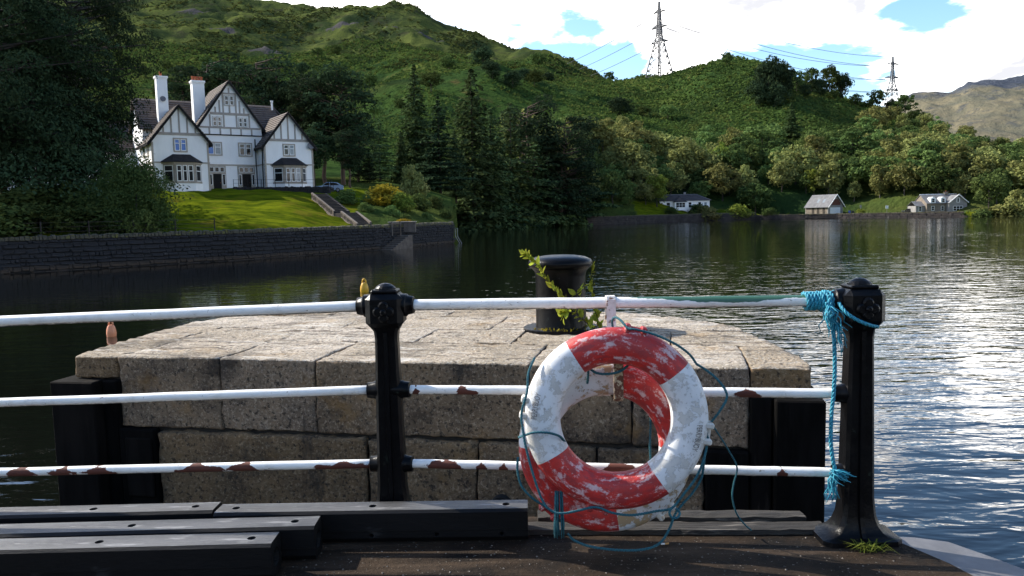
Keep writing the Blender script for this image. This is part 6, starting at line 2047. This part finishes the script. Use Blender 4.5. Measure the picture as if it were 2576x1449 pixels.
def pine(seed, r=.24, bare=.30, npad=64, per=90, leaf=.013, mats=('lf_dark', 'red_bark'), pad=.085, spread=1.0):
    """open crowned pine: flattened pads of needles on crooked limbs"""
    rng = np.random.RandomState(seed); rnd.seed(seed)
    m = MB(); limb_mesh(m, (0, 0, -.05), (rnd.uniform(-.03, .03), rnd.uniform(-.02, .02), .93), .018, .004, 7, .01, 7)
    C = []; Rd = []
    for i in range(npad):
        t = (i + rng.uniform(0, 1)) / npad; z = bare + (1 - bare) * t * .97
        env = r * (math.sin(math.pi * min(1, .16 + .84 * (1 - t) ** .8)) ** .6 * .9 + .12) * rng.uniform(.35, 1.1) * spread
        a = rng.uniform(0, 6.28); c = (math.cos(a) * env, math.sin(a) * env, z + rng.normal(0, .01)); C.append(c); Rd.append(pad * rng.uniform(.7, 1.3))
        limb_mesh(m, (0, 0, z - .05 * env / r - .01), c, .006, .002, 4, .008, 3)
    for i in range(5):
        a = rng.uniform(0, 6.28); z = rng.uniform(bare * .5, bare); limb_mesh(m, (0, 0, z), (math.cos(a) * r * .5, math.sin(a) * r * .5, z + .02), .004, .001, 4, .01, 3)
    V, F = clumps(rng, np.array(C), np.array(Rd), per, leaf, .55, .5, .5)
    return mk_mesh('crown', V, F, M[mats[0]]), mb_mesh('trunk', m, M[mats[1]])


def shrub(seed, nc=40, per=60, leaf=.045, mats='lf_green', cr=.24):
    rng = np.random.RandomState(seed); rnd.seed(seed)
    D = rng.normal(0, 1, (nc, 3)); D[:, 2] = np.abs(D[:, 2]); D /= np.linalg.norm(D, axis=1)[:, None]
    t = rng.uniform(.3, 1, nc) ** .5
    C = D * t[:, None] * np.array([.42, .42, .78]) + np.array([0, 0, .10]); Rd = cr * rng.uniform(.6, 1.2, nc)
    V, F = clumps(rng, C, Rd, per, leaf, .8, .3, .5)
    m = MB()
    for i in range(6):
        c = C[rng.randint(nc)]; limb_mesh(m, (c[0] * .15, c[1] * .15, -.1), c, .025, .006, 5, .02)
    return mk_mesh('foliage', V, F, M[mats]), mb_mesh('stem', m, M['bark'])


PROTO = {}
for i, s in enumerate((101, 102, 103)):
    PROTO['olive%d' % i] = broad(s)
    PROTO['green%d' % i] = broad(s + 10, mats=('lf_green', 'bark'))
    PROTO['deep%d' % i] = broad(s + 20, mats=('lf_deep', 'bark'))
for i, s in enumerate((131, 132)):
    PROTO['nolive%d' % i] = broad(s, r=.34, base=.12, mats=('lf_olive', 'pale_bark'), narrow=.8, cr=.12)
    PROTO['ngreen%d' % i] = broad(s + 4, r=.34, base=.12, mats=('lf_green', 'pale_bark'), narrow=.8, cr=.12)
PROTO['bright0'] = broad(141, mats=('lf_bright', 'bark'), nc=40, cr=.14)
PROTO['bright1'] = broad(142, mats=('lf_bright', 'bark'), r=.34, base=.1, narrow=.85)
PROTO['crest0'] = broad(151, mats=('lf_dark', 'bark'), nc=60, cr=.15, per=60, base=.03)
PROTO['crest1'] = broad(152, mats=('lf_deep', 'bark'), nc=44, cr=.12, per=46, base=.15)
for i, s in enumerate((201, 202, 203)):
    PROTO['spruce%d' % i] = spruce(s, r=(.19, .165, .21)[i])
PROTO['fir0'] = spruce(211, r=.24, levels=26, droop=.15, irregular=.4, mats=('lf_dark', 'bark'), leaf=.019)
PROTO['fir1'] = spruce(212, r=.26, levels=24, droop=.22, irregular=.45, leaf=.02)
for i, s in enumerate((301, 302, 303, 304)):
    PROTO['pine%d' % i] = pine(s, r=(.22, .26, .20, .28)[i], bare=(.24, .14, .34, .08)[i])
PROTO['gtree'] = spruce(401, r=.42, levels=30, droop=.30, irregular=.35, mats=('lf_dark', 'bark'), leaf=.0078, density=6.0, base=.15)
PROTO['gtree2'] = pine(402, r=.40, bare=.17, npad=130, per=330, leaf=.0066, pad=.10, mats=('lf_dark', 'bark'))
for nm_, mt in (('s_green', 'lf_green'), ('s_deep', 'lf_deep'), ('s_gold', 'lf_gold'), ('s_olive', 'lf_olive'), ('s_bright', 'lf_bright')):
    PROTO[nm_] = shrub(500 + len(nm_) * 7, mats=mt)
PROTO['bankbush'] = shrub(611, nc=120, per=230, leaf=.0135, mats='lf_deep', cr=.17)
rnd.seed(77)


def plant(kind, name, label, cat, loc, h, wide=1.0, group=None, rot=None):
    cm, tm_ = PROTO[kind]
    r = bpy.data.objects.new(name, None); col.objects.link(r)
    r.location = loc; r.rotation_euler = (0, 0, rnd.uniform(0, 6.28) if rot is None else rot); r.scale = (h * wide, h * wide, h)
    r.empty_display_size = .1
    for me in (tm_, cm):
        o = bpy.data.objects.new(me.name.split('.')[0], me); col.objects.link(o); o.parent = r
    return tag(r, label, cat, group)


def by_top(kind, name, label, cat, px, top, d, wide=1.0, group=None, sink=.0):
    x = at(px, (top + 500) / 2, d).x; z = gz(x, d) - sink
    h = at(px, top, d).z - z
    return plant(kind, name, label, cat, (x, d, z), h, wide, group)

# the big dark trees and bush on the left bank
by_top('gtree', 'conifer_tree', 'huge dark conifer filling the left edge of the picture', 'tree', 70, -330, 70, .66)
by_top('gtree2', 'conifer_tree', 'wide dark tree with layered boughs just left of the white house', 'tree', 185, -40, 76, .73)
by_top('gtree2', 'conifer_tree', 'dark spreading tree at the far left behind the wire fence', 'tree', -40, -60, 66, .9)
by_top('gtree', 'conifer_tree', 'dark conifer half hidden behind the huge one at left', 'tree', -20, -260, 82, .9)
by_top('s_deep', 'undergrowth_shrub', 'dark undergrowth shrub below the huge conifer', 'shrub', 60, 455, 64, 1.6)
by_top('s_deep', 'undergrowth_shrub', 'dark undergrowth shrub between the conifer and the bank bush', 'shrub', 180, 470, 66, 1.5)
for px_, tp_, d_, lb_ in ((-10, 500, 58.5, 'dark undergrowth at the very left end of the wire fence'), (110, 505, 61.5, 'dark undergrowth behind the middle of the wire fence'), (225, 500, 64.5, 'dark undergrowth just left of the bank bush'), (20, 470, 68, 'tall dark undergrowth under the huge conifer'), (150, 440, 72, 'tall dark undergrowth under the wide layered tree'), (250, 455, 72, 'tall dark undergrowth behind the bank bush')):
    by_top('s_deep', 'undergrowth_shrub', lb_, 'shrub', px_, tp_, d_, 1.9)
_b = at(312, 600, 64.5)
plant('bankbush', 'bank_bush', 'leafy dark green bush overhanging the loch wall below the house', 'bush', (_b.x, 66.2, .1), 7.6, .92)
plant('bankbush', 'bank_bush', 'smaller dark bush hanging over the wall left of the leafy one', 'bush', (_b.x - 2.6, 65.0, -.9), 5.2, .9)

# pines behind the house and beside it
PIN = [(470, 205, 150, 'pine3', 'dark pine behind the left end of the house roof'), (530, 142, 146, 'pine1', 'tall pine rising behind the tall chimneys'),
       (600, 165, 148, 'pine3', 'broad pine right behind the main gable of the house'), (650, 138, 142, 'pine1', 'tallest pine behind the house, right of the main gable'),
       (705, 175, 138, 'pine3', 'spreading pine above the right gable of the house'), (765, 182, 135, 'pine0', 'pine with a dark crown right of the house roof'),
       (815, 205, 130, 'pine2', 'slender pine beside the right corner of the house'), (858, 178, 128, 'pine0', 'tall pine with bare trunk right of the house'),
       (900, 290, 140, 'pine3', 'lower pine behind the golden shrub'), (790, 330, 122, 'pine2', 'bare trunked pine close behind the parked car'), (880, 330, 121, 'pine2', 'leaning pine just behind the golden shrub')]
for px, top, d, k, lb in PIN: by_top(k, 'pine_tree', lb, 'pine', px, top, d, 1.25, 'pines round the house')
# conifers on the point in the middle
CON = [(955, 300, 150, 'fir1', 1.1, 'spreading fir left of the tall spruces on the point'), (1046, 165, 165, 'spruce0', 1.05, 'tall pointed spruce standing left on the wooded point'),
       (1105, 245, 160, 'fir0', 1.1, 'dark fir between the two tall spruces'), (1188, 178, 185, 'spruce2', 1.1, 'tallest spruce in the middle of the wooded point'),
       (1145, 330, 172, 'spruce1', 1.2, 'lower spruce in front of the tallest one'), (1010, 330, 152, 'spruce1', 1.2, 'dark spruce above the olive shrub'),
       (1235, 275, 195, 'spruce2', 1.1, 'spruce on the right flank of the tallest one'), (1285, 262, 212, 'fir1', 1.0, 'fir behind the round shore bush'),
       (1330, 250, 228, 'pine1', 1.1, 'tall open pine near the middle of the point'), (1375, 285, 222, 'fir0', 1.05, 'dark fir left of the shore pines'),
       (1425, 290, 226, 'pine3', 1.0, 'broad pine leaning over the water at the point'), (1462, 300, 232, 'fir0', 1.0, 'last dark fir at the right end of the point'),
       (1205, 400, 208, 'fir1', 1.2, 'drooping fir reaching down to the water'), (1415, 380, 222, 'pine3', 1.3, 'low dark pine with trunk at the water edge'),
       (1260, 380, 205, 'fir0', 1.15, 'low fir behind the shore bush'), (1080, 360, 158, 'fir0', 1.2, 'low fir behind the waterside shrubs'), (1345, 350, 216, 'fir1', 1.2, 'low spreading fir right of the shore bush'),
       (930, 380, 138, 'fir0', 1.2, 'low dark fir behind the golden shrub')]
for px, top, d, k, w_, lb in CON: by_top(k, 'conifer_tree', lb, 'conifer', px, top, d, w_, 'conifers on the wooded point')
by_top('nolive0', 'birch_tree', 'pale birch showing between the spruces and the shore pines', 'tree', 1310, 275, 250, 1.0)
by_top('ngreen1', 'birch_tree', 'light green birch behind the last firs of the point', 'tree', 1450, 310, 262, 1.0)
# shore shrubs
SHR = [('s_green', 870, 470, 98, 1.5, 'glossy green shrub at the top of the steps'), ('s_gold', 962, 458, 101, 1.5, 'golden leaved shrub, brightest of the bank'),
       ('s_bright', 1010, 482, 100, 1.2, 'yellow green shrub right of the golden one'), ('s_green', 920, 505, 94, 1.3, 'green shrub beside the lower steps'), ('s_green', 985, 512, 95, 1.2, 'green shrub below the golden one'),
       ('s_olive', 1040, 402, 118, .75, 'tall olive shrub above the waterside bushes'), ('s_green', 1055, 480, 106, 1.2, 'round green shrub in the middle of the bank'),
       ('s_deep', 1095, 490, 112, 1.3, 'dark green shrub near the wall corner'), ('s_deep', 1120, 525, 106, 1.2, 'low dark shrub at the wall corner'), ('s_green', 1020, 535, 95, 1.3, 'low green shrub behind the planter'), ('s_green', 1075, 530, 100, 1.3, 'low green shrub right of the planter'),
       ('s_deep', 1128, 520, 118, 1.3, 'dark shrub just behind the wall corner'), ('s_green', 1132, 535, 128, 1.5, 'green shrub on the far side of the wall corner'), ('s_gold', 1012, 548, 89.5, 2.0, 'low golden plant growing in the planter'), ('s_deep', 1285, 462, 211, 1.0, 'large round dark bush at the water edge'), ('s_bright', 1215, 545, 209, 2.5, 'low bright green shrub at the far water edge'),
       ('s_deep', 1165, 548, 206, 2.4, 'low dark shrub at the far water edge by the wall corner'), ('s_deep', 1430, 530, 222, 1.8, 'low shrub under the shore pine'), ('s_green', 1515, 505, 244, 1.8, 'green shrub at the left end of the sea wall'), ('s_green', 1570, 500, 251, 1.8, 'green shrub on the sea wall left of the cottage'), ('s_deep', 1500, 470, 248, 1.4, 'dark shrub above the left end of the sea wall')]
for k, px, top, d, w_, lb in SHR: by_top(k, 'shrub', lb, 'shrub', px, top, d, w_, sink=.2)
# planter
_p = at(1012, 562, 88.5)
def planter():
    r = root('stone_planter', (_p.x, _p.y, _p.z)); tag(r, 'long pale stone planter on the loch wall with a golden plant', 'planter')
    MB().box(_p.x - 1.5, _p.x + 1.5, _p.y - .3, _p.y + .5, _p.z - 1.0, _p.z + .12).build('trough', M['kerb_st'], r)
    MB().cbox(_p.x - 1.6, _p.x + 1.6, _p.y - .4, _p.y + .6, _p.z + .121, _p.z + .22, .02).build('rim', M['dressed'], r)
planter()
# trees that stand out on the far shore
FAR = [('bright1', 1652, 440, 257, 1.0, 'bright green round tree beside the white cottage'), ('nolive1', 1716, 448, 285, 1.1, 'small conical olive tree behind the cottage roof'),
       ('bright0', 1815, 362, 300, 1.0, 'largest bright green tree above the cottage'), ('green1', 1835, 425, 285, 1.2, 'round green tree right of the cottage'),
       ('bright1', 2048, 425, 275, 1.0, 'yellow green tree left of the boathouse'), ('green2', 2490, 432, 224, .95, 'light green spreading tree right of the stone house'),
       ('olive1', 2440, 405, 262, .7, 'slim tawny tree behind the stone house'), ('deep1', 1900, 460, 275, 1.3, 'dark tree behind the lawn right of the cottage'),
       ('olive2', 2560, 480, 214, 1.2, 'russet scrub at the right edge of the far shore'), ('spruce1', 1990, 258, 352, 1.5, 'lone dark conifer on the bracken slope'), ('deep2', 1945, 245, 405, 1.1, 'dark round tree on the slope left of the lone conifer')]
for k, px, top, d, w_, lb in FAR: by_top(k, 'broadleaf_tree' if not k.startswith('spruce') else 'conifer_tree', lb, 'tree', px, top, d, w_)
for px, top, d, lb in ((1758, 510, 262, 'dark clipped shrub in front of the cottage'), (1780, 512, 258, 'olive round shrub at the right end of the cottage'), (1858, 512, 262, 'rounded yellow green shrub on the cottage lawn'), (1690, 518, 253, 'small dark shrub left of the cottage bay'), (2165, 525, 250, 'low pale shrub right of the boathouse'), (2535, 505, 216, 'brown low scrub at the far right shore'), (2470, 520, 218, 'low green scrub beside the stone house'), (1935, 520, 262, 'small shrub on the far lawn between cottage and boathouse')):
    by_top('s_olive' if 'olive' in lb or 'brown' in lb else 's_bright' if 'yellow' in lb or 'pale' in lb else 's_deep', 'shrub', lb, 'shrub', px, top, d, 1.7, sink=.2)
# trees on the crest
CRE = [(1828, 128, 478, 'crest1', 1.0, 'single tree on the very top of the hill'), (1930, 140, 404, 'crest0', .75, 'largest dark tree of the crest clump'), (1967, 150, 410, 'crest0', .7, 'dark tree right of the largest one on the crest'),
       (1908, 200, 400, 'crest0', .9, 'low dark tree at the left edge of the crest clump'), (2003, 172, 416, 'crest1', .8, 'tree in the middle of the crest clump'), (2040, 165, 424, 'crest1', .8, 'open crowned tree of the crest clump'), (2084, 158, 430, 'crest1', .8, 'tall open crowned tree at the right of the crest clump'),
       (2060, 195, 422, 'crest0', .9, 'low dark tree under the open crowned ones'), (2113, 184, 434, 'crest0', .8, 'last tree at the right of the crest clump'), (1950, 205, 396, 'crest0', 1.0, 'dark leafy tree in front of the crest clump'), (2022, 208, 414, 'crest0', 1.0, 'dark bushy tree under the middle of the crest clump'), (1985, 225, 404, 'deep1', 1.0, 'lowest leafy tree below the crest clump'), (2095, 225, 425, 'deep2', 1.1, 'leafy bush beside the crest pole'), (2150, 235, 428, 'deep1', 1.3, 'leafy tree right of the crest pole'), (2185, 248, 422, 'deep2', 1.3, 'leafy tree between the crest pole and the smaller pylon'),
       (1533, 177, 566, 'crest1', 1.1, 'tiny tree on the saddle left of the pylon'), (2205, 222, 425, 'crest1', 1.1, 'tree left of the smaller pylon'), (2275, 232, 410, 'crest1', 1.1, 'tree right of the smaller pylon'), (2240, 250, 415, 'crest0', 1.3, 'low tree under the smaller pylon')]
for px, top, d, k, w_, lb in CRE: by_top(k, 'crest_tree', lb, 'tree', px, top, d, w_, 'trees on the hill crest', sink=.5)

# the wood on the far hillside: every tree its own object
def forest():
    UX_ = [1380, 1480, 1560, 1640, 1700, 1760, 1850, 1930, 2030, 2100, 2180, 2230, 2300, 2400, 2576, 2700]
    UY_ = [345, 372, 365, 392, 388, 378, 380, 392, 392, 372, 340, 285, 302, 352, 420, 440]
    rng = np.random.RandomState(3)
    n = 5200
    a = rng.uniform(.03, .69, n); d = rng.uniform(236, 420, n)
    X, Y = a * d, d; t = Y - shore_d(a)
    Z = ground(X, Y)
    pts = []
    order = np.argsort(Y)
    for i in order:
        if t[i] < (22 if a[i] > .18 else 9): continue
        p = (X[i], Y[i], Z[i]); x, y = proj(p)
        if x > 2640 or y < np.interp(x, UX_, UY_): continue
        sp = 6.6 + (Y[i] - 240) * .022
        if any((X[i] - q[0]) ** 2 + (Y[i] - q[1]) ** 2 < sp * sp for q in pts): continue
        pts.append((*p, x, y))
    zone = lambda x: ('left of the cottage' if x < 1640 else 'behind the cottage' if x < 1830 else 'between cottage and boathouse' if x < 2030 else 'behind the boathouse' if x < 2230 else 'behind the stone house' if x < 2430 else 'at the right edge')
    made = {}
    for (X_i, Y_i, Z_i, x, y) in pts:
        row = Y_i - float(shore_d(X_i / Y_i))
        rw = 'on the lower fringe' if row < 45 else 'halfway up' if row < 90 else 'on the upper edge'
        u = rng.uniform()
        dark = x > 2230 and row > 60
        if u < (.38 if not dark else .22): k, nm2 = 'olive%d' % rng.randint(3), 'olive rounded'
        elif u < .52: k, nm2 = 'nolive%d' % rng.randint(2), 'slim tawny'
        elif u < .70: k, nm2 = 'green%d' % rng.randint(3), 'mid green rounded'
        elif u < .80: k, nm2 = 'ngreen%d' % rng.randint(2), 'slim green'
        else: k, nm2 = 'deep%d' % rng.randint(3), 'deep green rounded'
        h = rng.uniform(7.0, 15.5) * (1.0 if row < 60 else .85)
        if x > 2200 and row > 90: h *= .8
        o = plant(k, 'woodland_tree', 'tree', 'tree', (X_i, Y_i, Z_i - .2), h, rng.uniform(.95, 1.3), 'wood on the far hillside')
        made.setdefault('%s tree %s, %s' % (nm2, rw, zone(x)), []).append((x, o))
    nth = ['', 'second', 'third', 'fourth', 'fifth', 'sixth', 'seventh', 'eighth', 'ninth', 'tenth', 'eleventh', 'twelfth', 'thirteenth', 'fourteenth']
    for lb, l in made.items():
        l.sort(key=lambda q: q[0])
        for i, (_, o) in enumerate(l):
            o['label'] = lb if len(l) == 1 else lb + (', leftmost' if i == 0 else ', rightmost' if i == len(l) - 1 else ', %s from left' % nth[min(i, 13)])
    print('forest', len(pts))
forest()

# scattered hill bushes, each on its own
def hill_trees():
    rng = np.random.RandomState(9)
    spots = [(500, 190, 420), (440, 200, 420), (560, 175, 480), (400, 230, 380), (620, 215, 400), (1010, 285, 340), (940, 270, 330), (1085, 250, 360), (1240, 220, 400), (1290, 235, 400), (1320, 215, 430), (1345, 240, 410), (760, 195, 560), (800, 165, 640), (845, 150, 680), (705, 190, 560), (905, 200, 520), (930, 235, 470), (875, 205, 540), (1355, 175, 560), (1380, 205, 520), (1215, 190, 440), (1130, 195, 440), (1560, 300, 380), (1620, 280, 410), (1680, 300, 400), (420, 160, 520), (520, 150, 560), (365, 180, 470)]
    made = {}
    for i, (px, py, d) in enumerate(spots):
        k = ['deep0', 'deep1', 'crest0', 'green2'][rng.randint(4)]
        x = at(px, py, d).x; z = gz(x, d); h = rng.uniform(6, 11) * (d / 450) ** .3
        zone = 'above the house roof' if px < 620 else 'on the slope right of the house' if px < 960 else 'on the bracken knoll' if px < 1300 else 'on the slope behind the point'
        lb = (['low dark', 'small leafy', 'scrubby dark', 'little green'][['deep0', 'deep1', 'crest0', 'green2'].index(k)] + ' tree ' + zone)
        made.setdefault(lb, []).append((px, plant(k, 'hill_tree', lb, 'tree', (x, d, z - .3), h, 1.25, 'scattered trees on the open hill')))
    nth = ['', 'second', 'third', 'fourth', 'fifth', 'sixth', 'seventh']
    for lb, l in made.items():
        l.sort(key=lambda q: q[0])
        for i, (_, o) in enumerate(l):
            if len(l) > 1: o['label'] = lb + (', leftmost' if i == 0 else ', rightmost' if i == len(l) - 1 else ', %s from left' % nth[i])
hill_trees()
